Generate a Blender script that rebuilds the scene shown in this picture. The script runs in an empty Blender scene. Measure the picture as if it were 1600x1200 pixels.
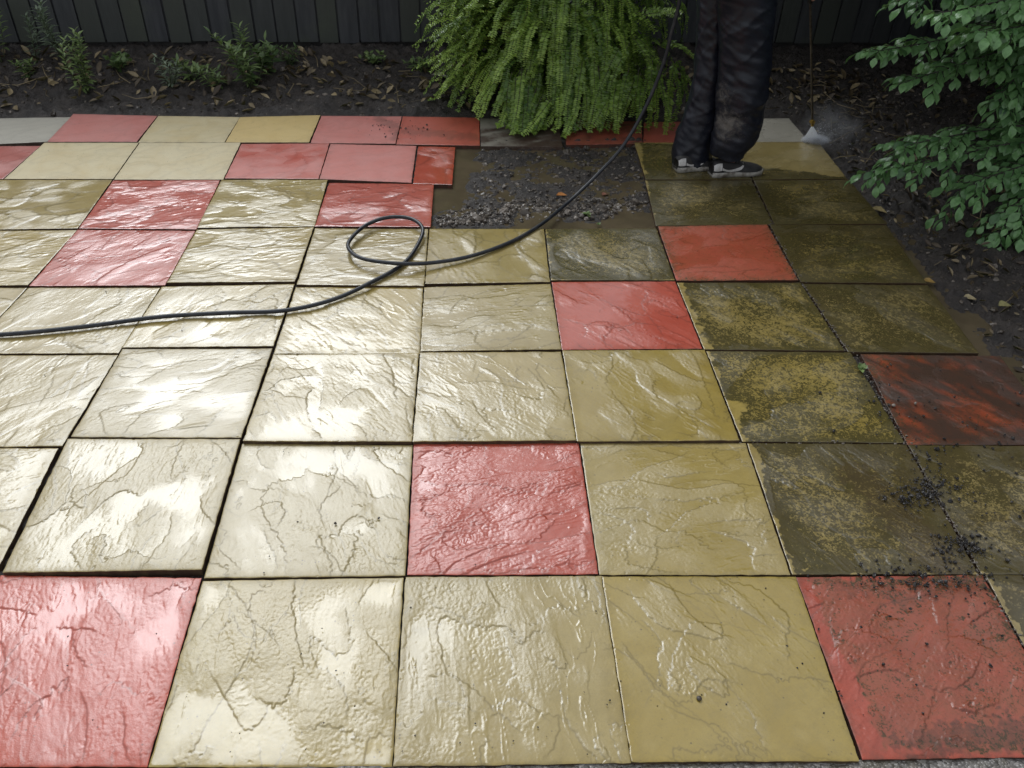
import bpy, math, random
import numpy as np
from mathutils import Vector, Matrix

# ------------------------------------------------------------------ camera
scene = bpy.context.scene
PIT, YAW, ROL, CAMH, FPX = 0.6680, 0.0610, 0.0350, 1.69, 1294.0
_fw = np.array([math.sin(YAW)*math.cos(PIT), math.cos(YAW)*math.cos(PIT), -math.sin(PIT)])
_rt = np.array([math.cos(YAW), -math.sin(YAW), 0.0])
_up = np.cross(_rt, _fw)
_r2 = math.cos(ROL)*_rt + math.sin(ROL)*_up
_u2 = -math.sin(ROL)*_rt + math.cos(ROL)*_up
cam_d = bpy.data.cameras.new("Camera")
cam = bpy.data.objects.new("Camera", cam_d)
scene.collection.objects.link(cam)
M = Matrix(((_r2[0], _u2[0], -_fw[0], 0.0), (_r2[1], _u2[1], -_fw[1], 0.0),
            (_r2[2], _u2[2], -_fw[2], CAMH), (0, 0, 0, 1)))
cam.matrix_world = M
cam_d.sensor_width = 36.0
cam_d.lens = FPX/1600.0*36.0
cam_d.clip_start = 0.05
cam_d.clip_end = 400.0
scene.camera = cam

# ------------------------------------------------------------------ light
SUN_EL, SUN_AZ = math.radians(47.0), math.radians(-21.0)     # azimuth from +y towards +x
world = bpy.data.worlds.new("World")
scene.world = world
world.use_nodes = True
wn, wl = world.node_tree.nodes, world.node_tree.links
wn.clear()
sky = wn.new('ShaderNodeTexSky')
sky.sky_type = 'NISHITA'
sky.sun_disc = False
sky.sun_elevation = SUN_EL
sky.sun_rotation = SUN_AZ
sky.dust_density = 4.0
sky.air_density = 1.0
hsv = wn.new('ShaderNodeHueSaturation')
hsv.inputs['Saturation'].default_value = 0.22
bg = wn.new('ShaderNodeBackground')
bg.inputs['Strength'].default_value = 0.11
wo = wn.new('ShaderNodeOutputWorld')
wl.new(sky.outputs[0], hsv.inputs['Color'])
cloud = wn.new('ShaderNodeMix'); cloud.data_type = 'RGBA'        # even cloud deck over the clear sky
cloud.inputs[0].default_value = 0.6
cloud.inputs[7].default_value = (6.4, 6.8, 7.3, 1)
wl.new(hsv.outputs[0], cloud.inputs[6])
wl.new(cloud.outputs[2], bg.inputs[0])
wl.new(bg.outputs[0], wo.inputs[0])
sun_d = bpy.data.lights.new("Sun", 'SUN')
sun_d.energy = 1.3
sun_d.angle = math.radians(31.0)
sun_d.color = (0.90, 0.955, 1.0)
sun = bpy.data.objects.new("Sun", sun_d)
scene.collection.objects.link(sun)
_sd = Vector((math.sin(SUN_AZ)*math.cos(SUN_EL), math.cos(SUN_AZ)*math.cos(SUN_EL), math.sin(SUN_EL)))
sun.rotation_euler = _sd.to_track_quat('Z', 'Y').to_euler()
sun.location = _sd*20
scene.view_settings.view_transform = 'Standard'
scene.view_settings.look = 'None'
scene.view_settings.gamma = 1.0
scene.view_settings.use_curve_mapping = False
scene.view_settings.exposure = 0.12
scene.cycles.max_bounces = 6
scene.cycles.transparent_max_bounces = 8
scene.cycles.volume_step_rate = 2.0
scene.cycles.volume_bounces = 2

# ------------------------------------------------------------------ helpers
COL = scene.collection
CAM = np.array([0.0, 0.0, CAMH])

def ray(px, py):
    return _fw*FPX + _r2*(px-800.0) + _u2*(600.0-py)

def G(px, py, z=0.0):                      # photo point -> point on a level plane
    d = ray(px, py)
    return CAM + d*((z-CAMH)/d[2])

def V(px, py, Y):                          # photo point -> point on an upright plane
    d = ray(px, py)
    return CAM + d*(Y/d[1])

def tag(o, label=None, cat=None, group=None, kind=None):
    if label: o['label'] = label
    if cat: o['category'] = cat
    if group: o['group'] = group
    if kind: o['kind'] = kind
    return o

def empty(name, loc):
    o = bpy.data.objects.new(name, None)
    o.location = loc
    o.empty_display_size = 0.1
    COL.objects.link(o)
    return o

def mesh_np(name, verts, loops, counts, mat=None, parent=None, smooth=True, attrs=None, smooth_flags=None):
    """verts (n,3); loops flat vertex ids; counts per face"""
    me = bpy.data.meshes.new(name)
    verts = np.asarray(verts, np.float32)
    loops = np.asarray(loops, np.int32).ravel()
    counts = np.asarray(counts, np.int32)
    off = np.array([0, 0, 0], np.float32)
    if parent is not None:
        off = np.array(parent_world(parent), np.float32)
    me.vertices.add(len(verts))
    me.vertices.foreach_set('co', (verts-off).ravel())
    me.loops.add(len(loops))
    me.loops.foreach_set('vertex_index', loops)
    me.polygons.add(len(counts))
    starts = np.concatenate([[0], np.cumsum(counts)[:-1]]).astype(np.int32)
    me.polygons.foreach_set('loop_start', starts)
    me.polygons.foreach_set('loop_total', counts)
    me.update(calc_edges=True)
    if smooth_flags is None:
        smooth_flags = np.full(len(counts), smooth)
    me.polygons.foreach_set('use_smooth', np.asarray(smooth_flags, bool))
    if attrs:
        for k, v in attrs.items():
            a = me.attributes.new(k, 'FLOAT', 'POINT')
            a.data.foreach_set('value', np.asarray(v, np.float32))
    if mat: me.materials.append(mat)
    me.validate()
    o = bpy.data.objects.new(name, me)
    COL.objects.link(o)
    if parent is not None: o.parent = parent
    return o

def parent_world(p):
    v = Vector((0, 0, 0))
    while p is not None:
        v = v + p.location
        p = p.parent
    return v

class MB:
    """collects pieces of geometry for one mesh"""
    def __init__(s): s.v, s.l, s.c, s.n, s.a = [], [], [], 0, {}
    def add(s, v, faces, **attrs):
        v = np.asarray(v, float)
        for f in faces:
            s.l.extend([i+s.n for i in f]); s.c.append(len(f))
        s.v.append(v)
        for k in attrs:
            s.a.setdefault(k, []).append(np.broadcast_to(np.asarray(attrs[k], float), (len(v),)))
        s.n += len(v)
    def add_np(s, v, quads, **attrs):
        q = np.asarray(quads)
        s.l.extend((q+s.n).ravel().tolist()); s.c.extend([q.shape[1]]*len(q))
        s.v.append(np.asarray(v, float))
        for k in attrs:
            s.a.setdefault(k, []).append(np.broadcast_to(np.asarray(attrs[k], float), (len(v),)))
        s.n += len(v)
    def box(s, x0, x1, y0, y1, z0, z1, T=None):
        v = np.array([(x, y, z) for x in (x0, x1) for y in (y0, y1) for z in (z0, z1)], float)
        if T is not None: v = T(v)
        s.add(v, [(0, 1, 3, 2), (4, 6, 7, 5), (0, 4, 5, 1), (2, 3, 7, 6), (0, 2, 6, 4), (1, 5, 7, 3)])
    def tube(s, pts, rad, seg=10, cap=True, **attrs):
        v, q, caps = tube_geo(pts, rad, seg)
        s.add_np(v, q, **attrs)
        if cap:
            for c in caps:
                s.l.extend([i+s.n-len(v) for i in c]); s.c.append(len(c))
    def build(s, name, mat, parent=None, smooth=True):
        v = np.concatenate(s.v)
        at = {k: np.concatenate(x) for k, x in s.a.items()}
        return mesh_np(name, v, s.l, s.c, mat, parent, smooth, at or None)

def tube_geo(pts, rad, seg=10):
    pts = np.asarray(pts, float); n = len(pts)
    rad = np.broadcast_to(np.asarray(rad, float), (n,))
    t = np.gradient(pts, axis=0)
    t /= np.linalg.norm(t, axis=1, keepdims=True)+1e-12
    ref = np.array([0, 0, 1.0]) if abs(t[0][2]) < .9 else np.array([1.0, 0, 0])
    nrm = np.cross(t[0], ref); nrm /= np.linalg.norm(nrm)
    ang = np.linspace(0, 2*np.pi, seg, endpoint=False)
    out = []
    for i in range(n):
        nrm = nrm - t[i]*np.dot(nrm, t[i]); nrm /= np.linalg.norm(nrm)+1e-12
        b = np.cross(t[i], nrm)
        out.append(pts[i]+rad[i]*(np.cos(ang)[:, None]*nrm+np.sin(ang)[:, None]*b))
    v = np.concatenate(out)
    i = np.arange(n-1)[:, None]*seg; j = np.arange(seg)[None]; j2 = (j+1) % seg
    q = np.stack([i+j, i+j2, i+seg+j2, i+seg+j], -1).reshape(-1, 4)
    return v, q, [list(range(seg))[::-1], [(n-1)*seg+k for k in range(seg)]]

def spline(pts, n):
    """Catmull-Rom through pts, n samples spread by length"""
    P = np.asarray(pts, float)
    P = np.concatenate([[2*P[0]-P[1]], P, [2*P[-1]-P[-2]]])
    out = []
    for i in range(1, len(P)-2):
        for t in np.linspace(0, 1, 24, endpoint=False):
            a, b, c, d = P[i-1], P[i], P[i+1], P[i+2]
            out.append(.5*((2*b)+(c-a)*t+(2*a-5*b+4*c-d)*t*t+(3*b-a-3*c+d)*t**3))
    out.append(P[-2])
    out = np.array(out)
    s = np.concatenate([[0], np.cumsum(np.linalg.norm(np.diff(out, axis=0), axis=1))])
    u = np.linspace(0, s[-1], n)
    return np.stack([np.interp(u, s, out[:, k]) for k in range(out.shape[1])], 1)

def scatter(tv, tq, R, T, S=None):
    """copies of a template: R (m,3,3) T (m,3) S (m,) or (m,3) -> verts, faces"""
    m, k = len(T), len(tv)
    v = np.asarray(tv, float)[None].repeat(m, 0)
    if S is not None:
        S = np.asarray(S, float)
        v = v*(S[:, None, None] if S.ndim == 1 else S[:, None, :])
    v = np.einsum('mij,mkj->mki', R, v)+T[:, None, :]
    f = (np.asarray(tq)[None]+(np.arange(m)*k)[:, None, None]).reshape(-1, np.asarray(tq).shape[1])
    return v.reshape(-1, 3), f

def frames(d, upv):
    """rotation matrices with columns x = side, y = d, z = normal near upv"""
    d = d/(np.linalg.norm(d, axis=1, keepdims=True)+1e-9)
    x = np.cross(d, upv); x /= np.linalg.norm(x, axis=1, keepdims=True)+1e-9
    z = np.cross(x, d)
    return np.stack([x, d, z], 2)

def rand_rot(rng, m):
    q = rng.normal(size=(m, 4)); q /= np.linalg.norm(q, axis=1, keepdims=True)
    w, x, y, z = q.T
    return np.stack([np.stack([1-2*(y*y+z*z), 2*(x*y-z*w), 2*(x*z+y*w)], 1),
                     np.stack([2*(x*y+z*w), 1-2*(x*x+z*z), 2*(y*z-x*w)], 1),
                     np.stack([2*(x*z-y*w), 2*(y*z+x*w), 1-2*(x*x+y*y)], 1)], 1)

def fnoise(ny, nx, Ly, Lx, rng, lmin, lmax, beta=1.0, aniso=1.0, ang=0.0):
    """filtered noise with features between lmin and lmax metres, stretched along ang"""
    w = np.fft.fft2(rng.normal(size=(ny, nx)))
    ky = np.fft.fftfreq(ny, Ly/ny)[:, None]; kx = np.fft.fftfreq(nx, Lx/nx)[None]
    c, s = math.cos(ang), math.sin(ang)
    ka, kb = (kx*c+ky*s)*aniso, (-kx*s+ky*c)
    k = np.sqrt(ka*ka+kb*kb)+1e-9
    amp = k**(-beta)*np.exp(-(k*lmin)**4)*(1-np.exp(-(k*lmax)**4))
    amp[0, 0] = 0
    f = np.real(np.fft.ifft2(w*amp))
    return f/(f.std()+1e-12)

def sstep(a, b, x):
    t = np.clip((x-a)/(b-a), 0, 1)
    return t*t*(3-2*t)

def in_poly(px, py, poly):
    inside = np.zeros(px.shape, bool)
    n = len(poly)
    for i in range(n):
        x0, y0 = poly[i]; x1, y1 = poly[(i+1) % n]
        c = ((y0 > py) != (y1 > py)) & (px < (x1-x0)*(py-y0)/(y1-y0+1e-12)+x0)
        inside ^= c
    return inside

def seg_dist(X, Y, pts):
    d = np.full(X.shape, 1e9)
    for (ax, ay), (bx, by) in zip(pts[:-1], pts[1:]):
        vx, vy = bx-ax, by-ay
        t = np.clip(((X-ax)*vx+(Y-ay)*vy)/(vx*vx+vy*vy+1e-12), 0, 1)
        d = np.minimum(d, np.hypot(X-ax-t*vx, Y-ay-t*vy))
    return d

# ------------------------------------------------------------------ materials
class NT:
    def __init__(s, name):
        s.m = bpy.data.materials.new(name); s.m.use_nodes = True
        s.t = s.m.node_tree; s.n = s.t.nodes; s.n.clear()
        s.out = s.n.new('ShaderNodeOutputMaterial')
    def N(s, typ, **kw):
        n = s.n.new(typ)
        for k, v in kw.items():
            if k.startswith('i_'):
                n.inputs[k[2:].replace('_', ' ')].default_value = v
            else: setattr(n, k, v)
        return n
    def L(s, a, b): s.t.links.new(a, b)
    def math(s, op, a, b=None, c=None, clamp=False):
        n = s.n.new('ShaderNodeMath'); n.operation = op; n.use_clamp = clamp
        for i, v in enumerate((a, b, c)):
            if v is None: continue
            if isinstance(v, (int, float)): n.inputs[i].default_value = v
            else: s.L(v, n.inputs[i])
        return n.outputs[0]
    def mix(s, f, a, b):
        n = s.n.new('ShaderNodeMix'); n.data_type = 'RGBA'
        for i, v in ((0, f), (6, a), (7, b)):
            if isinstance(v, (int, float)): n.inputs[i].default_value = v
            elif isinstance(v, tuple): n.inputs[i].default_value = v if len(v) == 4 else v+(1,)
            else: s.L(v, n.inputs[i])
        return n.outputs[2]
    def ramp(s, f, a, b):
        n = s.n.new('ShaderNodeMapRange'); n.interpolation_type = 'SMOOTHSTEP'
        s.L(f, n.inputs[0]); n.inputs[1].default_value = a; n.inputs[2].default_value = b
        return n.outputs[0]
    def noise(s, scale, detail=4, rough=.6, vec=None, dist=0.0):
        n = s.N('ShaderNodeTexNoise'); n.inputs['Scale'].default_value = scale
        n.inputs['Detail'].default_value = detail; n.inputs['Roughness'].default_value = rough
        n.inputs['Distortion'].default_value = dist
        if vec is not None: s.L(vec, n.inputs['Vector'])
        return n.outputs[0]
    def attr(s, name):
        n = s.N('ShaderNodeAttribute'); n.attribute_name = name
        return n.outputs['Fac']
    def pos(s, offset=None, scale=None):
        g = s.N('ShaderNodeNewGeometry')
        if offset is None and scale is None: return g.outputs['Position']
        m = s.N('ShaderNodeMapping')
        if offset: m.inputs['Location'].default_value = offset
        if scale: m.inputs['Scale'].default_value = scale
        s.L(g.outputs['Position'], m.inputs['Vector'])
        return m.outputs[0]
    def bump(s, h, strength, dist, normal=None):
        n = s.N('ShaderNodeBump'); n.inputs['Distance'].default_value = dist
        if isinstance(strength, (int, float)): n.inputs['Strength'].default_value = strength
        else: s.L(strength, n.inputs['Strength'])
        s.L(h, n.inputs['Height'])
        if normal is not None: s.L(normal, n.inputs['Normal'])
        return n.outputs[0]
    def bsdf(s, **kw):
        b = s.N('ShaderNodeBsdfPrincipled')
        for k, v in kw.items():
            k = k.replace('_', ' ')
            if isinstance(v, (int, float)): b.inputs[k].default_value = v
            elif isinstance(v, tuple): b.inputs[k].default_value = v if len(v) == 4 or k not in ('Base Color',) else v+(1,)
            else: s.L(v, b.inputs[k])
        return b

def slab_mat(name, col, col2, rough, wet, grain=1.0, pl=(.82, .105)):
    t = NT(name)
    P = t.pos()
    big = t.noise(5.0, 5, .6, P, 1.2)
    mid = t.noise(38.0, 5, .65, P)
    fine = t.noise(330.0, 3, .6, P)
    c = t.mix(t.ramp(big, .35, .68), col, col2)
    c = t.mix(t.math('MULTIPLY', t.ramp(mid, .45, .75), .35), c, tuple(x*.72 for x in col))
    oi = t.N('ShaderNodeObjectInfo')
    hv = t.N('ShaderNodeHueSaturation')
    t.L(t.math('ADD', .90, t.math('MULTIPLY', oi.outputs['Random'], .17)), hv.inputs['Value'])
    t.L(t.math('ADD', .93, t.math('MULTIPLY', t.math('FRACT', t.math('MULTIPLY', oi.outputs['Random'], 7.3)), .15)), hv.inputs['Saturation'])
    t.L(c, hv.inputs['Color']); c = hv.outputs[0]
    stain = t.ramp(t.noise(4.5, 7, .72, t.pos((11, 2, 0)), .9), .50, .66)
    c = t.mix(t.math('MULTIPLY', stain, .22), c, tuple(x*.55 for x in col))
    # pale lime bloom and ochre patches that the cast stone has
    bloom = t.ramp(t.noise(9.0, 4, .7, t.pos((3.1, 1.7, 0)), .6), .56, .74)
    c = t.mix(t.math('MULTIPLY', bloom, .16), c, tuple(min(.75, x*1.18+.05) for x in col))
    speck = t.ramp(t.noise(120.0, 2, .5, P), .70, .78)
    c = t.mix(t.math('MULTIPLY', speck, .35), c, tuple(x*.35 for x in col))
    pale = t.math('MULTIPLY', t.math('MULTIPLY', t.math('SUBTRACT', 1.0, t.attr('pool')), t.math('SUBTRACT', 1.0, t.attr('dirt'), None, True)), t.math('ADD', .30, t.math('MULTIPLY', t.ramp(t.noise(6.0, 5, .7, t.pos((7, 1, 0)), .5), .3, .75), .25)))
    c = t.mix(pale, c, tuple(min(.62, x*pl[0]+pl[1]) for x in col))
    gn = t.noise(260.0, 3, .7, t.pos((1, 2, 3)))
    c = t.mix(t.math('MULTIPLY', t.ramp(gn, .45, .7), .30), c, tuple(x*.62 for x in col))
    vo = t.N('ShaderNodeTexVoronoi'); vo.inputs['Scale'].default_value = 70; t.L(P, vo.inputs['Vector'])
    pore = t.math('MULTIPLY', t.math('SUBTRACT', 1.0, t.ramp(vo.outputs['Distance'], .10, .20)), t.ramp(t.noise(16.0, 3, .6, t.pos((4, 4, 0))), .5, .62))
    c = t.mix(t.math('MULTIPLY', pore, .6), c, (.05, .042, .03))
    c = t.mix(t.math('MULTIPLY', t.attr('crack'), .55), c, tuple(x*.34 for x in col))
    # grime at edges, algae and silt, all masked by what is on the slab
    edge = t.attr('edge')
    eg = t.math('MULTIPLY', edge, t.ramp(t.noise(26.0, 5, .7, P), .38, .62))
    c = t.mix(t.math('MULTIPLY', eg, .55), c, (.075, .065, .05))
    dirt = t.attr('dirt')
    an = t.noise(46.0, 8, .80, t.pos((0, 5, 0)), .7)
    an2 = t.noise(150.0, 5, .75, t.pos((2, 0, 0)))
    a = t.math('ADD', t.math('MULTIPLY', an, .55), t.math('MULTIPLY', an2, .45))
    a = t.math('ADD', t.math('MULTIPLY', t.math('SUBTRACT', a, .5), 2.6), .5)
    dm = t.ramp(t.math('ADD', t.math('SUBTRACT', a, 1.0), t.math('MULTIPLY', dirt, 1.0)), .16, .27)
    dcol = t.mix(t.ramp(t.noise(7.0, 4, .6, t.pos((9, 0, 0))), .35, .65), (.020, .020, .008), (.036, .031, .013))
    dm2 = t.math('MULTIPLY', dm, .92)
    c = t.mix(dm2, c, dcol)
    veil = t.math('MULTIPLY', dirt, .62, clamp=True)
    c = t.mix(t.math('MULTIPLY', veil, t.math('ADD', .45, t.math('MULTIPLY', t.ramp(t.noise(24.0, 7, .75, t.pos((0, 3, 1)), .8), .3, .65), .55))), c, (.108, .085, .027))
    mud = t.attr('mud')
    film = t.math('MULTIPLY', t.math('POWER', mud, 1.5), t.math('ADD', .55, t.math('MULTIPLY', t.noise(40.0, 7, .75, t.pos((0, 8, 4)), .6), .5)), None, True)
    c = t.mix(film, c, (.060, .034, .024))
    mm = t.ramp(t.math('ADD', t.math('SUBTRACT', t.noise(24.0, 8, .75, t.pos((0, 0, 4)), .8), 1.0), mud), .10, .55)
    c = t.mix(mm, c, (.062, .036, .026))
    pool = t.attr('pool')
    dry = t.math('SUBTRACT', 1.0, pool)
    g1 = t.bump(fine, t.math('MULTIPLY', dry, .7*grain), .0006)
    g2 = t.bump(mid, t.math('MULTIPLY', dry, .22*grain), .0010, g1)
    r = t.math('ADD', t.math('MULTIPLY', dry, rough-.06), .06)
    r = t.math('ADD', r, t.math('MULTIPLY', dm, .12), clamp=True)
    cw = t.math('MULTIPLY', t.math('SUBTRACT', 1.0, t.math('MULTIPLY', dm, .25)), wet)
    cw = t.math('MULTIPLY', cw, t.math('SUBTRACT', 1.0, t.math('MULTIPLY', edge, 1.3), None, True), None, True)
    cr = t.math('ADD', t.math('MULTIPLY', dry, .12), .19)
    b = t.bsdf(Base_Color=c, Roughness=r, Normal=g2, Specular_IOR_Level=.3, Coat_Weight=cw, Coat_Roughness=cr, Coat_Normal=g2, Coat_IOR=1.62)
    t.L(b.outputs[0], t.out.inputs[0])
    return t.m

YEL = slab_mat('yellow_stone_wet', (.375, .283, .098), (.33, .242, .072), .42, 1.0, 1.0, (.86, .062))
RED = slab_mat('red_stone_wet', (.49, .092, .054), (.45, .074, .040), .42, 1.0, 1.0, (.95, .022))
BRK = slab_mat('brick_red_stone_wet', (.46, .080, .042), (.42, .064, .032), .45, .45, 1.0, (.97, .010))
CRM = slab_mat('cream_stone_damp', (.56, .47, .27), (.50, .38, .17), .55, .25, .6)
SAL = slab_mat('salmon_stone_damp', (.50, .165, .135), (.48, .125, .095), .55, .25, .6)
GRY = slab_mat('grey_stone_damp', (.40, .37, .30), (.36, .33, .27), .6, .2, .6)

GLD = slab_mat('golden_stone_damp', (.56, .40, .13), (.50, .34, .09), .55, .2, .6)
def simple_mat(name, col, rough=.6, bump=None, col2=None, nscale=20.0, spec=.5, metallic=0.0, coat=0.0):
    t = NT(name)
    n = t.noise(nscale, 5, .65, t.pos())
    c = t.mix(t.ramp(n, .3, .7), col, col2 or tuple(x*.7 for x in col))
    kw = dict(Base_Color=c, Roughness=rough, Specular_IOR_Level=spec, Metallic=metallic, Coat_Weight=coat)
    if bump:
        kw['Normal'] = t.bump(t.noise(bump[0], 5, .65, t.pos()), bump[1], bump[2])
    b = t.bsdf(**kw)
    t.L(b.outputs[0], t.out.inputs[0])
    return t.m

def soil_mat():
    t = NT('wet_dark_soil')
    P = t.pos()
    c = t.mix(t.ramp(t.noise(9, 6, .7, P), .35, .65), (.028, .023, .021), (.056, .045, .038))
    c = t.mix(t.ramp(t.noise(160, 3, .6, P), .62, .72), c, (.075, .062, .052))
    h = t.math('ADD', t.noise(70, 6, .75, P), t.math('MULTIPLY', t.noise(260, 3, .7, P), .5))
    nb = t.bump(h, .9, .012)
    r = t.math('ADD', t.math('MULTIPLY', t.noise(30, 3, .6, P), .5), .28)
    b = t.bsdf(Base_Color=c, Roughness=r, Normal=nb)
    t.L(b.outputs[0], t.out.inputs[0])
    return t.m
SOIL = soil_mat()

def stone_mat(name, dark, light, rough=.35):
    t = NT(name)
    tint = t.attr('tint')
    c = t.mix(tint, dark, light)
    c = t.mix(t.math('MULTIPLY', t.ramp(t.noise(200, 4, .7, t.pos()), .4, .7), .5), c, dark)
    b = t.bsdf(Base_Color=c, Roughness=rough, Normal=t.bump(t.noise(400, 3, .6, t.pos()), .4, .002))
    t.L(b.outputs[0], t.out.inputs[0])
    return t.m

def leaf_mat(name, dark, light, rough=.35, trans=.25, spec=.5):
    t = NT(name)
    tint = t.attr('tint')
    c = t.mix(tint, dark, light)
    c = t.mix(t.math('MULTIPLY', t.ramp(t.noise(60, 3, .6, t.pos()), .35, .7), .35), c, tuple(x*.6 for x in dark))
    b = t.bsdf(Base_Color=c, Roughness=rough, Specular_IOR_Level=spec)
    tr = t.N('ShaderNodeBsdfTranslucent')
    t.L(t.mix(.5, c, (.12, .2, .02)), tr.inputs[0])
    m = t.N('ShaderNodeMixShader'); m.inputs[0].default_value = trans
    t.L(b.outputs[0], m.inputs[1]); t.L(tr.outputs[0], m.inputs[2])
    t.L(m.outputs[0], t.out.inputs[0])
    return t.m

BARK = simple_mat('bark', (.05, .042, .035), .75, (40, .6, .02), (.03, .026, .02), 15)
TWIG = simple_mat('twig_bark', (.06, .045, .03), .6, None, (.035, .028, .02), 40)
WATER = None
def water_mat(name, col):
    t = NT(name)
    c = t.mix(t.ramp(t.noise(6, 4, .6, t.pos()), .35, .65), col, tuple(x*.72 for x in col))
    b = t.bsdf(Base_Color=c, Roughness=.03, IOR=1.33, Normal=t.bump(t.noise(22, 2, .5, t.pos()), .05, .01))
    t.L(b.outputs[0], t.out.inputs[0])
    return t.m
MUDWATER = water_mat('murky_water', (.11, .085, .052))

# ------------------------------------------------------------------ setting: ground, beds, path
BACK0, BACK1 = G(0, 186)[:2], G(760, 184)[:2]
RIGHT = [G(1232, 185)[:2], G(1277, 222)[:2], G(1342, 300)[:2], G(1448, 443)[:2], G(1533, 552)[:2], G(1660, 694)[:2], G(1900, 980)[:2]]
_bd = (BACK1-BACK0)/np.linalg.norm(BACK1-BACK0); _bn = np.array([-_bd[1], _bd[0]])
_rd = (RIGHT[4]-RIGHT[1])/np.linalg.norm(RIGHT[4]-RIGHT[1]); _rn = np.array([-_rd[1], _rd[0]])
if _rn[0] < 0: _rn = -_rn
if _bn[1] < 0: _bn = -_bn
GRAVEL = [tuple(G(x, y)[:2]) for x, y in ((752, 226), (1000, 222), (1014, 322), (930, 340), (840, 338), (760, 350), (690, 350), (676, 338), (735, 300))]
GCEN = G(880, 285)[:2]

def bed_dist(X, Y):
    db = (X-BACK0[0])*_bn[0]+(Y-BACK0[1])*_bn[1]
    dr = (X-RIGHT[1][0])*_rn[0]+(Y-RIGHT[1][1])*_rn[1]
    return db, dr

NXG, NYG = 760, 640
GX0, GX1, GY0, GY1 = -4.6, 4.9, .45, 8.0
rngs = np.random.default_rng(11)
_gx = np.linspace(GX0, GX1, NXG); _gy = np.linspace(GY0, GY1, NYG)
GXX, GYY = np.meshgrid(_gx, _gy)
_n1 = fnoise(NYG, NXG, GY1-GY0, GX1-GX0, rngs, .03, .5, 1.3)
_n2 = fnoise(NYG, NXG, GY1-GY0, GX1-GX0, rngs, .02, .09, .3)
_n3 = fnoise(NYG, NXG, GY1-GY0, GX1-GX0, rngs, .3, 2.5, 1.0)
_db, _dr = bed_dist(GXX, GYY)
_d = np.maximum(_db, _dr)
_bed = sstep(0.0, .10, _d)
_ing = np.exp(-(seg_dist(GXX, GYY, GRAVEL+[GRAVEL[0]])/.05)**2)
_ing = np.where(in_poly(GXX, GYY, GRAVEL), 1.0, _ing)
SOILZ = -.048 + _bed*(.022+.008*_n1+.006*np.maximum(_n2, -.5)+.010*_n3)
SOILZ += np.where(_db > _dr, 1, .75)*np.clip(_d, 0, 1.2)*.07
_wet_edge = np.exp(-((_dr-.10)/.10)**2)*(_db < 0)
SOILZ -= .020*_wet_edge*(_dr > 0)
_patch = in_poly(GXX, GYY, [tuple(G(x, y)[:2]) for x, y in ((676, 220), (1012, 220), (1040, 362), (664, 362))])
SOILZ += np.where((_d < .0) & ~_patch, .030+.005*np.clip(_n2, -1, 1), 0)
SOILZ += _ing*(.030+.006*_n1+.004*_n2)*(_d < .02)

def soil_h(x, y):
    fx = np.clip((np.asarray(x)-GX0)/(GX1-GX0)*(NXG-1), 0, NXG-1.001); fy = np.clip((np.asarray(y)-GY0)/(GY1-GY0)*(NYG-1), 0, NYG-1.001)
    i, j = fx.astype(int), fy.astype(int); u, w = fx-i, fy-j
    return (SOILZ[j, i]*(1-u)*(1-w)+SOILZ[j, i+1]*u*(1-w)+SOILZ[j+1, i]*(1-u)*w+SOILZ[j+1, i+1]*u*w)

def grid_quads(ny, nx):
    i = np.arange(ny-1)[:, None]*nx; j = np.arange(nx-1)[None]
    return np.stack([i+j, i+j+1, i+nx+j+1, i+nx+j], -1).reshape(-1, 4)

gq = grid_quads(NYG, NXG)
tag(mesh_np('soil', np.stack([GXX, GYY, SOILZ], -1).reshape(-1, 3), gq, np.full(len(gq), 4), SOIL), kind='structure')
q = 150.0
mb = MB(); mb.add([(-q, -q, -.10), (q, -q, -.10), (q, q, -.10), (-q, q, -.10)], [(0, 1, 2, 3)])
tag(mb.build('ground', simple_mat('distant_ground', (.06, .06, .035), .9, None, (.04, .045, .02), 3)), kind='structure')

# strip of exposed-aggregate concrete along the near edge
def concrete_mat():
    t = NT('exposed_aggregate')
    P = t.pos()
    v = t.N('ShaderNodeTexVoronoi'); v.inputs['Scale'].default_value = 130; t.L(P, v.inputs['Vector'])
    cc = t.N('ShaderNodeSeparateColor'); t.L(v.outputs['Color'], cc.inputs[0])
    c = t.mix(cc.outputs[0], (.07, .065, .06), (.28, .26, .24))
    c = t.mix(t.ramp(t.noise(14, 5, .6, P), .4, .65), c, (.13, .115, .085))
    h = t.math('SUBTRACT', 1.0, v.outputs['Distance'])
    b = t.bsdf(Base_Color=c, Roughness=.32, Normal=t.bump(h, .8, .006))
    t.L(b.outputs[0], t.out.inputs[0])
    return t.m
A, B = G(-120, 1204), G(1720, 1180)
dn = np.array([B[1]-A[1], A[0]-B[0]])/np.hypot(B[0]-A[0], B[1]-A[1])
n1, n2 = 160, 24
u = np.linspace(-.25, 1.3, n1)[None]; w = np.linspace(0, .45, n2)[:, None]
cx = A[0]+(B[0]-A[0])*u+dn[0]*w; cy = A[1]+(B[1]-A[1])*u+dn[1]*w
cz = -.007+.002*rngs.normal(size=cx.shape)
gq = grid_quads(n2, n1)
tag(mesh_np('path', np.stack([cx, cy, cz], -1).reshape(-1, 3), gq[:, ::-1], np.full(len(gq), 4), concrete_mat()), kind='structure')

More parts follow.
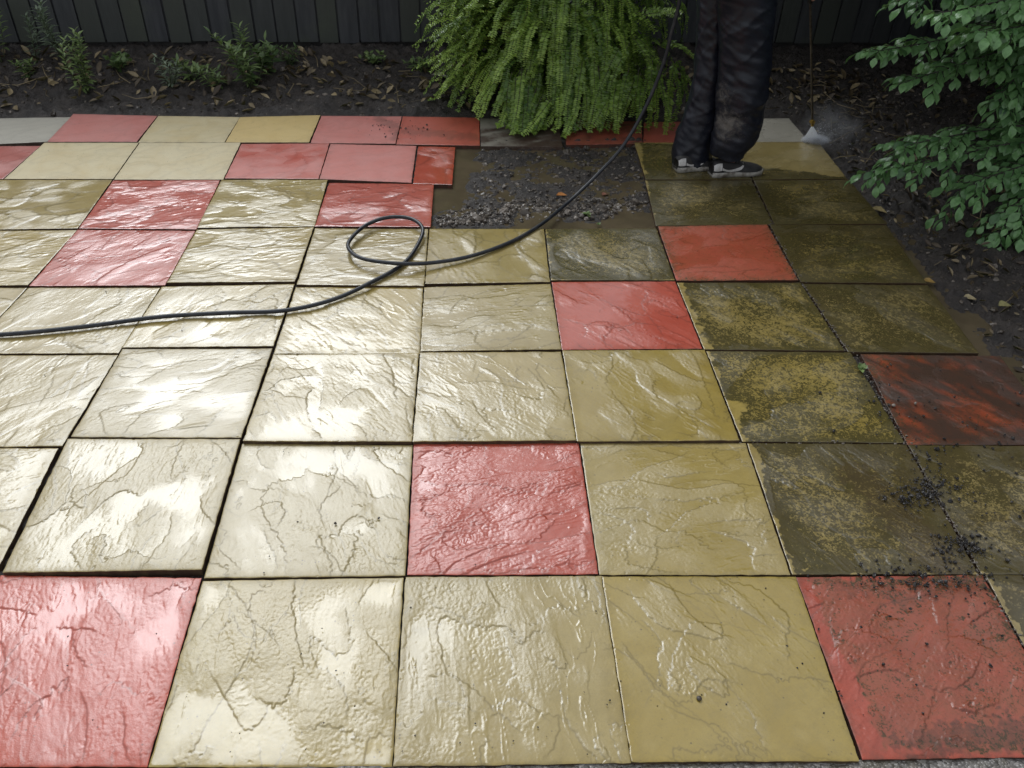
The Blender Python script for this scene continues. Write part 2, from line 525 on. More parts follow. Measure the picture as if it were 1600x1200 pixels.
# ------------------------------------------------------------------ paving slabs
# photo shapes: what has been left uncleaned, and where silt lies
DIRTY = [[(852, 357), (1027, 355), (1056, 438), (861, 438)], [(1000, 224), (1130, 226), (1130, 262), (1215, 262), (1300, 274), (1350, 278), (1440, 352), (1520, 445), (1640, 540), (1950, 760), (2500, 1260), (1715, 1200), (1545, 900), (1240, 896), (1192, 760), (1183, 702), (1160, 684), (1158, 632), (1136, 622), (1112, 560), (1066, 445), (1062, 441), (1020, 350)], [(1262, 905), (1534, 899), (1690, 1179), (1385, 1170), (1345, 1080), (1300, 1000)]]
DIRTYW = [[tuple(G(x, y)[:2]) for x, y in p] for p in DIRTY]

_slabs = []
def slab(kind, corners, label, ang=20.0, amp=1.0, wet=.35, grain=1.0, dirt=0.0, mud=0.0, edge=.5, dz=0.0, res=100, tilt=(0, 0), cuts=(), ridge=1.0, levels=2.6):
    i = len(_slabs)
    rng = np.random.default_rng(500+i)
    c = [G(x, y, dz) for x, y in corners]            # TL TR BR BL
    cen = sum(c)/4
    c = [p+(cen-p)/np.linalg.norm(cen-p)*-.0034 for p in c]
    W = .5*(np.linalg.norm(c[1]-c[0])+np.linalg.norm(c[2]-c[3])); D = .5*(np.linalg.norm(c[0]-c[3])+np.linalg.norm(c[1]-c[2]))
    nx, ny = max(24, int(res*W/.5)), max(24, int(res*D/.5))
    # rows and columns crowd a little at the rim so the arris is crisp
    def axis(n, L):
        e = .0035/L
        return np.concatenate([[0, e*.35, e], np.linspace(e, 1-e, n-4)[1:-1], [1-e, 1-e*.35, 1]])
    U, Vv = np.meshgrid(axis(nx, W), axis(ny, D))
    ny, nx = U.shape
    P = (c[3][None, None]*((1-U)*(1-Vv))[..., None]+c[2][None, None]*(U*(1-Vv))[..., None]
         + c[0][None, None]*((1-U)*Vv)[..., None]+c[1][None, None]*(U*Vv)[..., None])
    a = math.radians(ang)
    g = fnoise(ny, nx, D, W, rng, .1, .6, 1.0, 1.2, a)
    hgt = .0007*g
    crack = np.zeros_like(hgt)
    jag = fnoise(ny, nx, D, W, rng, .008, .05, .8, 1.4, a)
    cell = W/nx
    for q_ in range(int(round(levels*2.7))):                   # cleft edges: broken lines where a flake has come away
        f = fnoise(ny, nx, D, W, rng, .09, .6, 1.7, 2.0, a+rng.normal(0, .28))+.040*jag+rng.normal(0, .45)
        gy_, gx_ = np.gradient(f, D/ny, cell)
        dist = f/(np.hypot(gx_, gy_)+1.2)
        mask = sstep(-.25, .75, fnoise(ny, nx, D, W, rng, .12, .6, 1.0, 1.6, a))
        cw_ = max(.0018, .8*cell)
        crack = np.maximum(crack, mask*np.exp(-((dist-.001)/cw_)**2))
        hgt += rng.uniform(.0005, .0017)*mask*sstep(-.0003, .0022+.6*cell, dist)*np.exp(-np.maximum(dist, 0)/.22)
    hgt += .00007*ridge**2*fnoise(ny, nx, D, W, rng, .006, .05, .5, 4.5, a)
    hgt += .00008*ridge*fnoise(ny, nx, D, W, rng, .012, .12, 1.0, 3.0, a+.2)
    lines = np.zeros_like(hgt)
    for q_ in range(3):                                      # long thin ridges, broken along their length
        rn = fnoise(ny, nx, D, W, rng, .018, .3, 1.35, 5.5, a+rng.normal(0, .07))+.05*jag
        mk = sstep(.25, 1.0, fnoise(ny, nx, D, W, rng, .06, .4, 1.0, 2.4, a))
        lines += mk*np.exp(-(rn/.10)**2)
    hgt += .00048*min(ridge, 1.8)*lines
    gr = .00005*grain**3*fnoise(ny, nx, D, W, rng, .007, .03, .4)
    patchy = sstep(-.8, .9, fnoise(ny, nx, D, W, rng, .06, .5, 1.0))
    hgt = (hgt+gr*(.35+.9*patchy))*amp
    hgt -= hgt.mean()
    dU, dV = np.minimum(U, 1-U)*W, np.minimum(Vv, 1-Vv)*D
    de = np.minimum(dU, dV)
    rim = sstep(0.0, .03, de)
    hgt = hgt*(.35+.65*rim)
    # water lies in the hollows
    pool = np.zeros_like(hgt)
    if wet > 0:
        sm = hgt+.0008*(tilt[0]*(U-.5)+tilt[1]*(Vv-.5))*4
        lev = np.quantile(sm, wet)
        plane = lev-(.0008*(tilt[0]*(U-.5)+tilt[1]*(Vv-.5))*4)
        under = plane-hgt
        pool = sstep(-.0016, .0010, under)
        film = plane+.28*(hgt-plane)+.00005*fnoise(ny, nx, D, W, rng, .03, .2, 1)
        hgt = np.where(under > 0, film+.00050*min(ridge, 1.8)*lines, hgt)
    hgt -= .0008*np.exp(-de/.0012)                           # worn arris
    chip = sstep(2.0, 2.9, fnoise(ny, nx, D, W, rng, .008, .06, .6))*np.exp(-de/.010)
    hgt -= .002*chip
    # ragged edge line
    e1 = np.interp(np.linspace(0, 1, nx), np.linspace(0, 1, 28), rng.normal(size=28))*.0006
    e2 = np.interp(np.linspace(0, 1, ny), np.linspace(0, 1, 28), rng.normal(size=28))*.0006
    near = np.exp(-de/.008)
    P[..., 1] += near*np.where(dV < dU, e1[None, :], 0); P[..., 0] += near*np.where(dU < dV, e2[:, None], 0)
    P[..., 2] = dz+hgt+.5*(tilt[0]*(U-.5)*W+tilt[1]*(Vv-.5)*D)*.02
    dm = np.zeros_like(hgt)
    if dirt > 0:
        soft = fnoise(ny, nx, D, W, rng, .01, .2, 1.2)*.006
        for pl in DIRTYW:
            sd = seg_dist(P[..., 0], P[..., 1], pl+[pl[0]])
            sd = np.where(in_poly(P[..., 0], P[..., 1], pl), sd, -sd)+soft
            dm = np.maximum(dm, sstep(-.004, .006, sd))
        dm *= (dirt+.05)*(.93+.13*sstep(-1, 1, -g))
        dm = np.clip(dm+.22*np.exp(-de/.04)*(dm > .05), 0, 1)
    mdm = np.full_like(hgt, 0.0)
    if mud > 0:
        mdm = np.clip(mud*(.88+.14*fnoise(ny, nx, D, W, rng, .03, .4, .9, 2.5, a)+.2*sstep(.2, 1.0, U)), 0, 1)
    for (kk, pts, rad, val) in cuts:                          # silt smears traced where they lie
        wp = [tuple(G(x, y)[:2]) for x, y in pts]
        sd = seg_dist(P[..., 0], P[..., 1], wp)+.012*fnoise(ny, nx, D, W, rng, .01, .12, 1.0)
        mdm = np.maximum(mdm, val*(1-sstep(rad*.4, rad, sd)))
    top = P.reshape(-1, 3)
    quads = grid_quads(ny, nx)
    idx = np.arange(ny*nx).reshape(ny, nx)
    loop = np.concatenate([idx[0, :], idx[1:, -1], idx[-1, -2::-1], idx[-2:0:-1, 0]])
    n0 = len(top)
    r1 = top[loop].copy()
    r2 = r1.copy(); r2[:, 2] = dz-.042; r2[:, :2] += (cen[:2]-r2[:, :2])*.004
    m = len(loop)
    k = np.arange(m); k2 = (k+1) % m
    sq = np.stack([n0+k2, n0+k, n0+m+k, n0+m+k2], 1)
    allv = np.concatenate([top, r1, r2])
    ex = lambda A_, v: np.concatenate([A_.ravel(), np.full(2*m, v)])
    edg = np.exp(-de/.018)*edge
    allq = np.concatenate([quads, sq])
    org = np.array([cen[0], cen[1], 0.0])
    o = mesh_np('flagstone', allv-org, allq, np.full(len(allq), 4), kind, None,
                attrs={'pool': ex(pool, 0), 'crack': ex(crack*min(1, amp), 0), 'dirt': ex(dm, .6*min(1, dirt+.3)), 'mud': ex(mdm, .9), 'edge': ex(edg, 1.0)},
                smooth_flags=np.concatenate([np.ones(len(quads), bool), np.zeros(len(sq), bool)]))
    o.location = org
    tag(o, label, 'paving slab', 'paving slabs of the patio')
    _slabs.append(o)
    return o

# back row
slab(GRY, [(-60, 186), (110, 183), (73, 221), (-108, 230)], 'pale grey smooth slab against the soil at the far left corner', amp=.25, wet=0, res=50, edge=.4)
slab(SAL, [(115, 178), (245, 181), (213, 221), (75, 221)], 'pink smooth slab in the back row beside the pale grey one', amp=.25, wet=0, res=50, edge=.5)
slab(CRM, [(248, 181), (374, 183), (350, 222), (217, 222)], 'dull yellow smooth slab in the back row right beside the pink one', amp=.25, wet=0, res=50)
slab(GLD, [(376, 183), (500, 180), (482, 222), (353, 222)], 'golden yellow smooth slab in the back row between a dull yellow and a red one', amp=.22, wet=.0, res=50, grain=.5, edge=.4)
slab(SAL, [(503, 181), (627, 182), (617, 224), (486, 223)], 'red smooth slab with muddy corner in the back row right of the golden yellow one', amp=.25, wet=0, res=50, cuts=[(0, [(590, 186), (626, 200), (622, 215)], .06, .62)])
slab(RED, [(630, 182), (748, 184), (749, 227), (620, 225)], 'dark red ribbed slab in the back row reaching the bush', amp=.35, wet=0, res=60, ang=85, ridge=1.5, cuts=[(0, [(640, 205), (735, 214)], .07, .56)])
slab(GRY, [(751, 185), (872, 186), (878, 229), (752, 228)], 'mossy grey slab end under the bush in the back row', amp=.3, wet=0, res=40, mud=.85)  # besides moss, the mud amount paints in the bush's shade
slab(RED, [(885, 188), (1002, 190), (1003, 224), (885, 226)], 'dark red slab lying under the bush in deep shade', amp=.3, wet=0, res=40, mud=.62)  # mud amount stands for the shade the bush casts here
slab(RED, [(1007, 191), (1092, 190), (1112, 221), (1006, 223)], 'dark red slab half hidden by the muddy trousers', amp=.3, wet=0, res=40, mud=.25)
slab(GRY, [(1096, 186), (1232, 185), (1263, 221), (1116, 222)], 'freshly washed pale grey slab at the far right corner behind the shoes', amp=.25, wet=.2, res=50, edge=.25)
# second row
slab(SAL, [(-88, 229), (62, 228), (4, 279), (-150, 280)], 'red slab cut by the left picture edge in the second row from the back', amp=.35, wet=.1, res=50)
slab(CRM, [(70, 223), (216, 223), (176, 279), (8, 279)], 'cream smooth slab, the left of two cream slabs side by side', amp=.3, wet=0, res=60, edge=.3)
slab(CRM, [(219, 223), (375, 223), (348, 280), (179, 280)], 'cream smooth slab, the right of two cream slabs side by side', amp=.3, wet=0, res=60, edge=.3)
slab(SAL, [(378, 225), (514, 224), (497, 279), (352, 278)], 'rose red smooth slab just right of the two cream slabs', amp=.35, wet=.05, res=60)
slab(SAL, [(517, 225), (650, 228), (642, 285), (500, 279)], 'flat salmon slab beside the narrow red cut slab', amp=.2, wet=0, res=60, edge=.7)
slab(RED, [(654, 229), (711, 230), (706, 288), (646, 286)], 'narrow bright red cut slab beside the gravel patch', amp=.9, wet=.55, res=80, ang=120)
slab(YEL, [(992, 223), (1136, 222), (1174, 280), (1010, 280)], 'mossy olive slab under the black shoes', amp=.6, wet=.3, res=70, dirt=.72)
slab(YEL, [(1139, 222), (1278, 222), (1323, 279), (1178, 280)], 'half washed yellow slab right under the water spray', amp=.5, wet=.4, res=70, dirt=.75)
# third row
slab(YEL, [(-20, 281), (174, 281), (121, 356), (-60, 359)], 'yellow riven slab at the left picture edge left of a striped red one', ang=25, wet=.45, res=90)
slab(RED, [(178, 282), (343, 282), (306, 358), (124, 356)], 'bright red slab with long slanting ridges in the third row from the back', ang=18, wet=.45, ridge=2.2, res=100, levels=3.2)
slab(YEL, [(347, 281), (511, 281), (491, 353), (309, 355)], 'yellow slab with long ridges between two red slabs', ang=8, wet=.4, ridge=2.0, res=100)
slab(RED, [(515, 286), (677, 288), (672, 354), (493, 353)], 'clean red slab behind the hose loop beside the puddle', ang=14, wet=.72, res=100, levels=3)
slab(YEL, [(1009, 282), (1174, 282), (1207, 350), (1026, 352)], 'mossy olive slab right of the gravel patch, behind a red one', ang=5, amp=.8, wet=.3, res=100, dirt=.74)
slab(YEL, [(1179, 282), (1326, 281), (1384, 349), (1211, 350)], 'dark mossy edge slab in front of the half washed one', ang=10, amp=.8, wet=.3, res=100, dirt=.74)
# fourth row
slab(YEL, [(-60, 361), (119, 360), (43, 445), (-130, 446)], 'yellow ridged slab at the left picture edge left of a glossy pink one', ang=14, wet=.42, ridge=1.8, res=110)
slab(RED, [(122, 359), (304, 361), (257, 445), (47, 446)], 'glossy pink slab shining with water on the far left', ang=45, wet=.35, res=120, amp=1.2)
slab(YEL, [(308, 359), (489, 355), (460, 439), (262, 441)], 'yellow slab with fine long ridges right of the glossy pink one', ang=12, wet=.42, ridge=2.2, res=110, dz=.004)
slab(YEL, [(493, 357), (668, 358), (662, 446), (465, 444)], 'yellow slab lying under the hose loop', ang=8, wet=.45, ridge=1.6, res=110, dz=.008)
slab(YEL, [(672, 358), (849, 358), (858, 440), (665, 443)], 'smooth ochre slab just right of the hose loop, touching the puddle', ang=115, wet=.80, res=110, dz=.006)
slab(YEL, [(853, 358), (1025, 357), (1053, 437), (862, 437)], 'mossy olive slab between the ochre one and a dusty red one', ang=130, wet=.5, res=120, dirt=.70)
slab(BRK, [(1029, 354), (1198, 351), (1246, 437), (1058, 438)], 'dusty brick red slab among the mossy ones in the fourth row', ang=28, wet=.25, amp=1.3, res=120, dirt=.40, edge=1.0)
slab(YEL, [(1204, 351), (1384, 352), (1447, 442), (1252, 440)], 'mossy olive edge slab right of the dusty brick red one', ang=15, amp=.9, wet=.3, res=120, dirt=.74, mud=.25)
# fifth row
slab(YEL, [(-130, 450), (41, 450), (-56, 552), (-230, 552)], 'slab corner showing at the left edge behind the hose end', wet=.4, res=100)
slab(YEL, [(45, 450), (249, 450), (184, 551), (-53, 552)], 'yellow slab nearest the left edge that the hose crosses', ang=60, wet=.4, res=140, amp=1.1)
slab(YEL, [(254, 448), (459, 444), (426, 540), (192, 542)], 'cracked looking yellow slab under the straight run of hose', ang=75, wet=.35, res=140, amp=1.15)
slab(YEL, [(463, 449), (660, 449), (655, 552), (429, 552)], 'yellow slab with slanting ridges where the hose leaves the loop', ang=128, wet=.45, res=140, ridge=1.7)
slab(YEL, [(664, 449), (859, 444), (876, 545), (658, 548)], 'tan slab with gentle ridges left of a clean red one', ang=12, wet=.6, res=140, dz=.010, ridge=1.5)
slab(RED, [(863, 441), (1054, 440), (1096, 544), (879, 546)], 'clean coral red slab in the middle of the patio', ang=135, wet=.72, res=150, levels=3)
slab(YEL, [(1059, 442), (1250, 442), (1318, 547), (1101, 545)], 'spotted mossy slab just right of the clean coral red one', ang=135, wet=.5, res=150, dirt=.66, dz=.004)
slab(YEL, [(1256, 444), (1449, 446), (1528, 551), (1326, 549)], 'mossy edge slab with pale scratches beside the muddy puddle', ang=135, wet=.4, res=150, dirt=.72, mud=.28)
# sixth row
slab(YEL, [(-40, 556), (183, 555), (96, 696), (-170, 700)], 'yellow shiny slab at the left edge beside the white glaring one', ang=60, wet=.5, res=160)
slab(YEL, [(192, 546), (424, 545), (376, 683), (113, 682)], 'slab glaring almost white with reflected sky', ang=15, wet=.16, res=180, grain=.5, dz=.010)
slab(YEL, [(428, 554), (653, 552), (642, 689), (381, 688)], 'grainy pale slab right of the white glaring one', grain=1.2, ang=125, wet=.3, res=180, ridge=1.5, dz=.012, amp=1.1)
slab(YEL, [(658, 551), (876, 550), (899, 687), (646, 689)], 'olive slab with white wet streaks behind the pink glossy one', ang=128, wet=.55, res=180, dz=.012)
slab(YEL, [(880, 548), (1100, 547), (1154, 687), (903, 689)], 'smooth ochre slab in front of the clean coral red one', ang=128, wet=.62, res=180, dz=.010)
slab(YEL, [(1105, 549), (1328, 551), (1412, 691), (1161, 689)], 'half mossy slab with a strip washed clean on its left edge', ang=20, wet=.35, res=180, dirt=.66)
slab(BRK, [(1346, 554), (1562, 557), (1665, 694), (1419, 694)], 'dark muddy red slab at the right edge with crumbs of soil', ang=130, wet=.35, res=170, dirt=.50, mud=.93)
# seventh row
slab(YEL, [(-170, 702), (89, 701), (-4, 887), (-290, 892)], 'slab triangle at the left picture edge in the second row from the front', ang=10, wet=.5, res=170)
slab(YEL, [(107, 686), (374, 687), (314, 889), (6, 893)], 'pale veined slab behind the big pink corner slab', grain=1.2, ang=85, wet=.20, res=220, ridge=1.4, dz=.008, amp=1.1)
slab(YEL, [(379, 694), (643, 696), (632, 898), (321, 902)], 'whitest veined slab left of the glossy pink middle one', ang=110, wet=.10, res=220, grain=.6, levels=3.4)
slab(RED, [(648, 694), (903, 693), (933, 896), (638, 897)], 'glossy pink riven slab in the centre of the second row', ang=18, wet=.16, res=230, amp=1.35, ridge=1.5, levels=3.2)
slab(YEL, [(908, 693), (1164, 693), (1233, 897), (938, 897)], 'tan riven slab right of the glossy pink one', ang=14, wet=.35, res=220, levels=3)
slab(YEL, [(1169, 693), (1415, 695), (1527, 896), (1239, 896)], 'dirty olive slab with a heap of soil at its edge', ang=125, wet=.4, res=210, dirt=.74, mud=.34, cuts=[(0, [(1345, 745), (1420, 820), (1480, 890)], .10, .60)])
slab(YEL, [(1421, 696), (1690, 698), (1810, 896), (1535, 896)], 'dirty olive slab at the right edge in the second row from the front', ang=125, wet=.4, res=190, dirt=.74, mud=.36)
# front row
slab(RED, [(2, 900), (313, 904), (229, 1196), (-145, 1196)], 'large glossy pink slab in the front left corner', ang=105, wet=.08, res=230, levels=2.6, dz=-.004, ridge=1.3)
slab(YEL, [(318, 909), (629, 904), (611, 1196), (234, 1196)], 'front slab with a sky reflecting puddle at its near edge', ang=95, wet=.24, res=240, dz=-.004, tilt=(0.1, .55), amp=1.1, grain=1.3)
slab(YEL, [(635, 903), (938, 901), (984, 1190), (616, 1195)], 'front slab with long veins, second from the big pink one', ang=98, wet=.42, res=240, tilt=(-.2, .35), grain=1.3)
slab(YEL, [(942, 902), (1242, 902), (1340, 1187), (988, 1189)], 'smooth ochre front slab left of the brick red pitted one', ang=120, wet=.72, res=230, dz=.002)
slab(BRK, [(1246, 903), (1534, 899), (1690, 1179), (1349, 1185)], 'brick red pitted slab with muddy near edge in the front right', ang=40, wet=.2, res=230, amp=1.9, dirt=.50, mud=.40, edge=.9, levels=2.4,
     cuts=[(0, [(1430, 1168), (1500, 1148), (1620, 1140), (1690, 1150)], .055, .72), (0, [(1300, 912), (1420, 935), (1530, 915)], .035, .62)])
slab(YEL, [(1541, 899), (1840, 899), (2010, 1188), (1700, 1183)], 'dark mossy slab corner at the right edge of the front row', ang=120, wet=.35, res=150, dirt=.74, mud=.4)

# ------------------------------------------------------------------ water lying on the ground
c = [G(x, y, -.020) for x, y in ((672, 226), (1012, 224), (1040, 358), (664, 358))]
n = 12
U, W = np.meshgrid(np.linspace(0, 1, n), np.linspace(0, 1, n))
p = c[3]*((1-U)*(1-W))[..., None]+c[2]*(U*(1-W))[..., None]+c[0]*((1-U)*W)[..., None]+c[1]*(U*W)[..., None]
gq = grid_quads(n, n)
tag(mesh_np('puddle', p.reshape(-1, 3), gq, np.full(len(gq), 4), MUDWATER), kind='structure')
def bed_strip(name, y0, y1, d0, d1, z):
    pts = []
    for t in np.linspace(0, 1, 12):
        b = RIGHT[1]+(RIGHT[5]-RIGHT[1])*(y0+(y1-y0)*t)
        for d_ in (d0, d1): pts.append((*(b+_rn*d_), z))
    v = np.array(pts); k = np.arange(11)*2
    tag(mesh_np(name, v, np.stack([k, k+1, k+3, k+2], 1), np.full(11, 4), MUDWATER), kind='structure')
bed_strip('water', .32, 1.15, -.02, .40, -.037)

# ------------------------------------------------------------------ loose stones, crumbs and litter
def ico():
    t = (1+5**.5)/2
    v = np.array([(-1, t, 0), (1, t, 0), (-1, -t, 0), (1, -t, 0), (0, -1, t), (0, 1, t), (0, -1, -t), (0, 1, -t), (t, 0, -1), (t, 0, 1), (-t, 0, -1), (-t, 0, 1)], float)
    f = [(0, 11, 5), (0, 5, 1), (0, 1, 7), (0, 7, 10), (0, 10, 11), (1, 5, 9), (5, 11, 4), (11, 10, 2), (10, 7, 6), (7, 1, 8), (3, 9, 4), (3, 4, 2), (3, 2, 6), (3, 6, 8), (3, 8, 9), (4, 9, 5), (2, 4, 11), (6, 2, 10), (8, 6, 7), (9, 8, 1)]
    v = (v/np.linalg.norm(v[0])).tolist(); mid = {}; nf = []
    def m(a, b):
        k = (min(a, b), max(a, b))
        if k not in mid:
            p = np.array(v[a])+np.array(v[b]); v.append((p/np.linalg.norm(p)).tolist()); mid[k] = len(v)-1
        return mid[k]
    for a, b, c_ in f:
        ab, bc, ca = m(a, b), m(b, c_), m(c_, a)
        nf += [(a, ab, ca), (b, bc, ab), (c_, ca, bc), (ab, bc, ca)]
    return np.array(v), np.array(nf)
ICOV, ICOF = ico()

def stones(name, pts, sizes, mat, rng, tint=None, flat=.65, smooth=False, label=None, rough=.22):
    tv, tf = ICOV, ICOF
    m = len(pts)
    S = sizes[:, None]*np.stack([rng.uniform(.7, 1.3, m), rng.uniform(.7, 1.2, m), rng.uniform(.5, .9, m)*flat/.65], 1)
    ang = rng.uniform(0, 6.28, m); ti = rng.normal(0, .3, m)
    R = np.stack([np.stack([np.cos(ang), -np.sin(ang), 0*ang], 1), np.stack([np.sin(ang)*np.cos(ti), np.cos(ang)*np.cos(ti), -np.sin(ti)], 1), np.stack([np.sin(ang)*np.sin(ti), np.cos(ang)*np.sin(ti), np.cos(ti)], 1)], 1)
    vv = tv[None]*(1+rough*rng.normal(size=(m, len(tv), 1)).clip(-1.6, 1.6))*S[:, None, :]
    vv = np.einsum('mij,mkj->mki', R, vv)+pts[:, None, :]
    f = (tf[None]+(np.arange(m)*len(tv))[:, None, None]).reshape(-1, 3)
    tt = rng.random(m) if tint is None else tint
    return mesh_np(name, vv.reshape(-1, 3), f, np.full(len(f), 3), mat, None, smooth, {'tint': np.repeat(tt, len(tv))})

rng = np.random.default_rng(3)
STONE = stone_mat('wet_gravel', (.055, .043, .032), (.25, .21, .175), .3)
CRUMB = stone_mat('soil_crumb', (.010, .008, .008), (.040, .033, .028), .35)

def pts_in_poly(poly, n, rng):
    P = np.array(poly); lo, hi = P.min(0), P.max(0)
    out = np.zeros((0, 2))
    while len(out) < n:
        q_ = rng.uniform(lo, hi, (n*2, 2))
        out = np.concatenate([out, q_[in_poly(q_[:, 0], q_[:, 1], poly)]])
    return out[:n]

gp = pts_in_poly(GRAVEL, 5200, rng)
gs = rng.gamma(1.7, .0020, 5200).clip(.0016, .017)
edge_band = seg_dist(gp[:, 0], gp[:, 1], [tuple(G(x, y)[:2]) for x, y in ((690, 345), (760, 335), (840, 322), (930, 326), (1012, 318))])
big = edge_band < .07
gs = np.where(big, gs*1.45, gs)
keepg = (edge_band < .13) | (rng.random(5200) < .35)
gp, gs, big = gp[keepg], gs[keepg], big[keepg]
gz = soil_h(gp[:, 0], gp[:, 1])+gs*.25
tag(stones('gravel', np.c_[gp, gz], gs, STONE, rng, np.clip(rng.random(len(gp))**2.2+.15*big, 0, 1)), kind='stuff')

# grit and small stones in the soil beds
bx = rng.uniform([-3.2, 4.45], [2.6, 5.5], (2200, 2))
rx = np.stack([RIGHT[1][0]+rng.uniform(-.05, 1.2, 2600), rng.uniform(1.6, 5.2, 2600)], 1)
bp = np.concatenate([bx, rx]); d1, d2 = bed_dist(bp[:, 0], bp[:, 1])
bp = bp[(np.maximum(d1, d2) > .015)]
bs = rng.gamma(1.6, .0026, len(bp)).clip(.0015, .014)
tag(stones('soil_grit', np.c_[bp, soil_h(bp[:, 0], bp[:, 1])+bs*.2], bs, STONE, rng, rng.random(len(bp))**3), kind='stuff')

# crumbs of wet soil spilled on the slabs (photo places and spreads)
cl = []
for (px, py, sx, sy, n_, smax) in ((1432, 772, 30, 12, 330, .009), (1462, 762, 26, 10, 170, .008), (1487, 858, 22, 14, 170, .009), (1510, 848, 16, 9, 110, .008), (1545, 800, 45, 50, 60, .006),
                                   (1430, 898, 70, 12, 230, .007), (1490, 910, 40, 12, 140, .007), (1480, 640, 90, 45, 130, .006), (1455, 722, 16, 14, 90, .007), (1375, 620, 12, 28, 60, .006),
                                   (1440, 1010, 110, 70, 26, .005), (1500, 960, 70, 30, 14, .007), (640, 205, 30, 10, 60, .006), (600, 198, 18, 7, 40, .005), (1560, 690, 50, 40, 40, .006), (1180, 205, 30, 8, 12, .004)):
    q_ = rng.normal([px, py], [sx, sy], (int(n_*.7), 2))
    for x, y in q_: cl.append((*G(x, y, .003)[:2], min(smax*.8, .0008+rng.gamma(1.5, .0010))))
for _ in range(150):
    x, y = rng.uniform(20, 1500), rng.uniform(450, 1180)
    cl.append((*G(x, y, .003)[:2], rng.uniform(.0008, .0022)))
cl = np.array(cl)
tag(stones('soil_crumbs', np.c_[cl[:, :2], .003+cl[:, 2]*.45], cl[:, 2], CRUMB, rng, rng.random(len(cl))**1.5, rough=.3), kind='stuff')
# grit washed into the joints of the mossy slabs
jl = []
for a_, b_, n_ in (((1203, 352), (1252, 440), 140), ((1252, 442), (1325, 548), 170), ((1335, 552), (1416, 692), 150), ((1418, 694), (1532, 896), 170), ((1536, 899), (1600, 1010), 90), ((1100, 692), (1410, 692), 60), ((1176, 280), (1208, 350), 60)):
    for _ in range(n_):
        t = rng.random(); x, y = a_[0]+(b_[0]-a_[0])*t+rng.normal(0, 3.0), a_[1]+(b_[1]-a_[1])*t+rng.normal(0, 2)
        jl.append((*G(x, y)[:2], rng.uniform(-.008, .003), rng.uniform(.0012, .0038)))
jl = np.array(jl)
tag(stones('joint_grit', jl[:, :3], jl[:, 3], STONE, rng, rng.random(len(jl))**2), kind='stuff')
# a few rounded pebbles that lie apart
def pebble(px, py, s, tintv, label, z=.004):
    p = G(px, py, z)
    o = stones('pebble', np.array([[0, 0, s*.4]]), np.array([s]), STONE, rng, np.array([tintv]), smooth=True, rough=.08)
    o.location = p
    tag(o, label, 'pebble')
pebble(1396, 634, .006, 1.0, 'small white pebble on the dark muddy red slab, the left of two')
pebble(1430, 631, .006, 1.0, 'small white pebble on the dark muddy red slab, the right of two')
pebble(1092, 1092, .006, .05, 'single black stone on the smooth ochre front slab')
pebble(1310, 1187, .007, 1.0, 'white oval pebble on the concrete strip at the near edge', -.006)
pebble(524, 818, .004, .0, 'tiny black stone on the whitest veined slab, the left of two')
pebble(592, 810, .004, .0, 'tiny black stone on the whitest veined slab, the right of two')

LEAFT = [(0, .04), (.18, .55), (.42, 1.0), (.68, .82), (.88, .36), (1, .02)]
def leaf_tpl(width, fold=.25, droop=.25, rows=LEAFT):
    v, f = [], []
    for t, w in rows:
        z = -droop*t*t
        v += [(-w*width, t, z+fold*w*width), (0, t, z), (w*width, t, z+fold*w*width)]
    for i in range(len(rows)-1):
        a = i*3
        f += [(a, a+1, a+4, a+3), (a+1, a+2, a+5, a+4)]
    return np.array(v, float), np.array(f)
OVAL = leaf_tpl(.34, .22, .22)
LANCE = leaf_tpl(.15, .3, .35)
TINY = leaf_tpl(.25, .15, .10, [(0, .4), (.5, 1.0), (1, .35)])
CURL = leaf_tpl(.22, .9, -.35)

DEAD = leaf_mat('dead_leaf', (.05, .032, .018), (.40, .31, .17), .45, .1)
n_ = 1500
lp = np.concatenate([np.stack([rng.uniform(-3.0, 2.4, 760), 4.62+rng.beta(1.6, 1.6, 760)*.85], 1), np.stack([RIGHT[1][0]+.06+rng.gamma(1.8, .30, 740), rng.uniform(2.2, 5.3, 740)], 1)])
dx = np.stack([rng.normal(size=n_), rng.normal(size=n_), .25*rng.normal(size=n_)], 1)
upv = np.stack([.5*rng.normal(size=n_), .5*rng.normal(size=n_), np.ones(n_)], 1)
S_ = rng.uniform(.028, .080, n_)*np.where(np.arange(n_) < 760, 1, .72)
d1, d2 = bed_dist(lp[:, 0], lp[:, 1]); ok = np.maximum(d1, d2) > .05
v1, f1 = scatter(CURL[0], CURL[1], frames(dx, upv)[ok], np.c_[lp, soil_h(lp[:, 0], lp[:, 1])+.008][ok], S_[ok])
tt = np.repeat((rng.random(n_)**np.where(np.arange(n_) < 760, 1.7, 3.2))[ok], len(CURL[0]))
mb = MB(); mb.add_np(v1, f1, tint=tt)
for _ in range(90):
    a = rng.uniform(0, 6.28); L = rng.uniform(.06, .28)
    if rng.random() < .55: p = np.array([rng.uniform(-3, 2.3), rng.uniform(4.6, 5.3), 0])
    else: p = np.array([RIGHT[1][0]+.1+rng.gamma(1.8, .2), rng.uniform(2.4, 5.2), 0])
    e = p+np.array([math.cos(a)*L, math.sin(a)*L, 0]); m_ = (p+e)/2+rng.normal(0, .012, 3)
    pp = np.array([p, m_, e]); pp[:, 2] = soil_h(pp[:, 0], pp[:, 1])+.008+rng.uniform(0, .02, 3)
    mb.tube(pp, [.0028, .0024, .0012], 5, True, tint=rng.uniform(.1, .8))
tag(mb.build('leaf_litter', DEAD), kind='stuff')

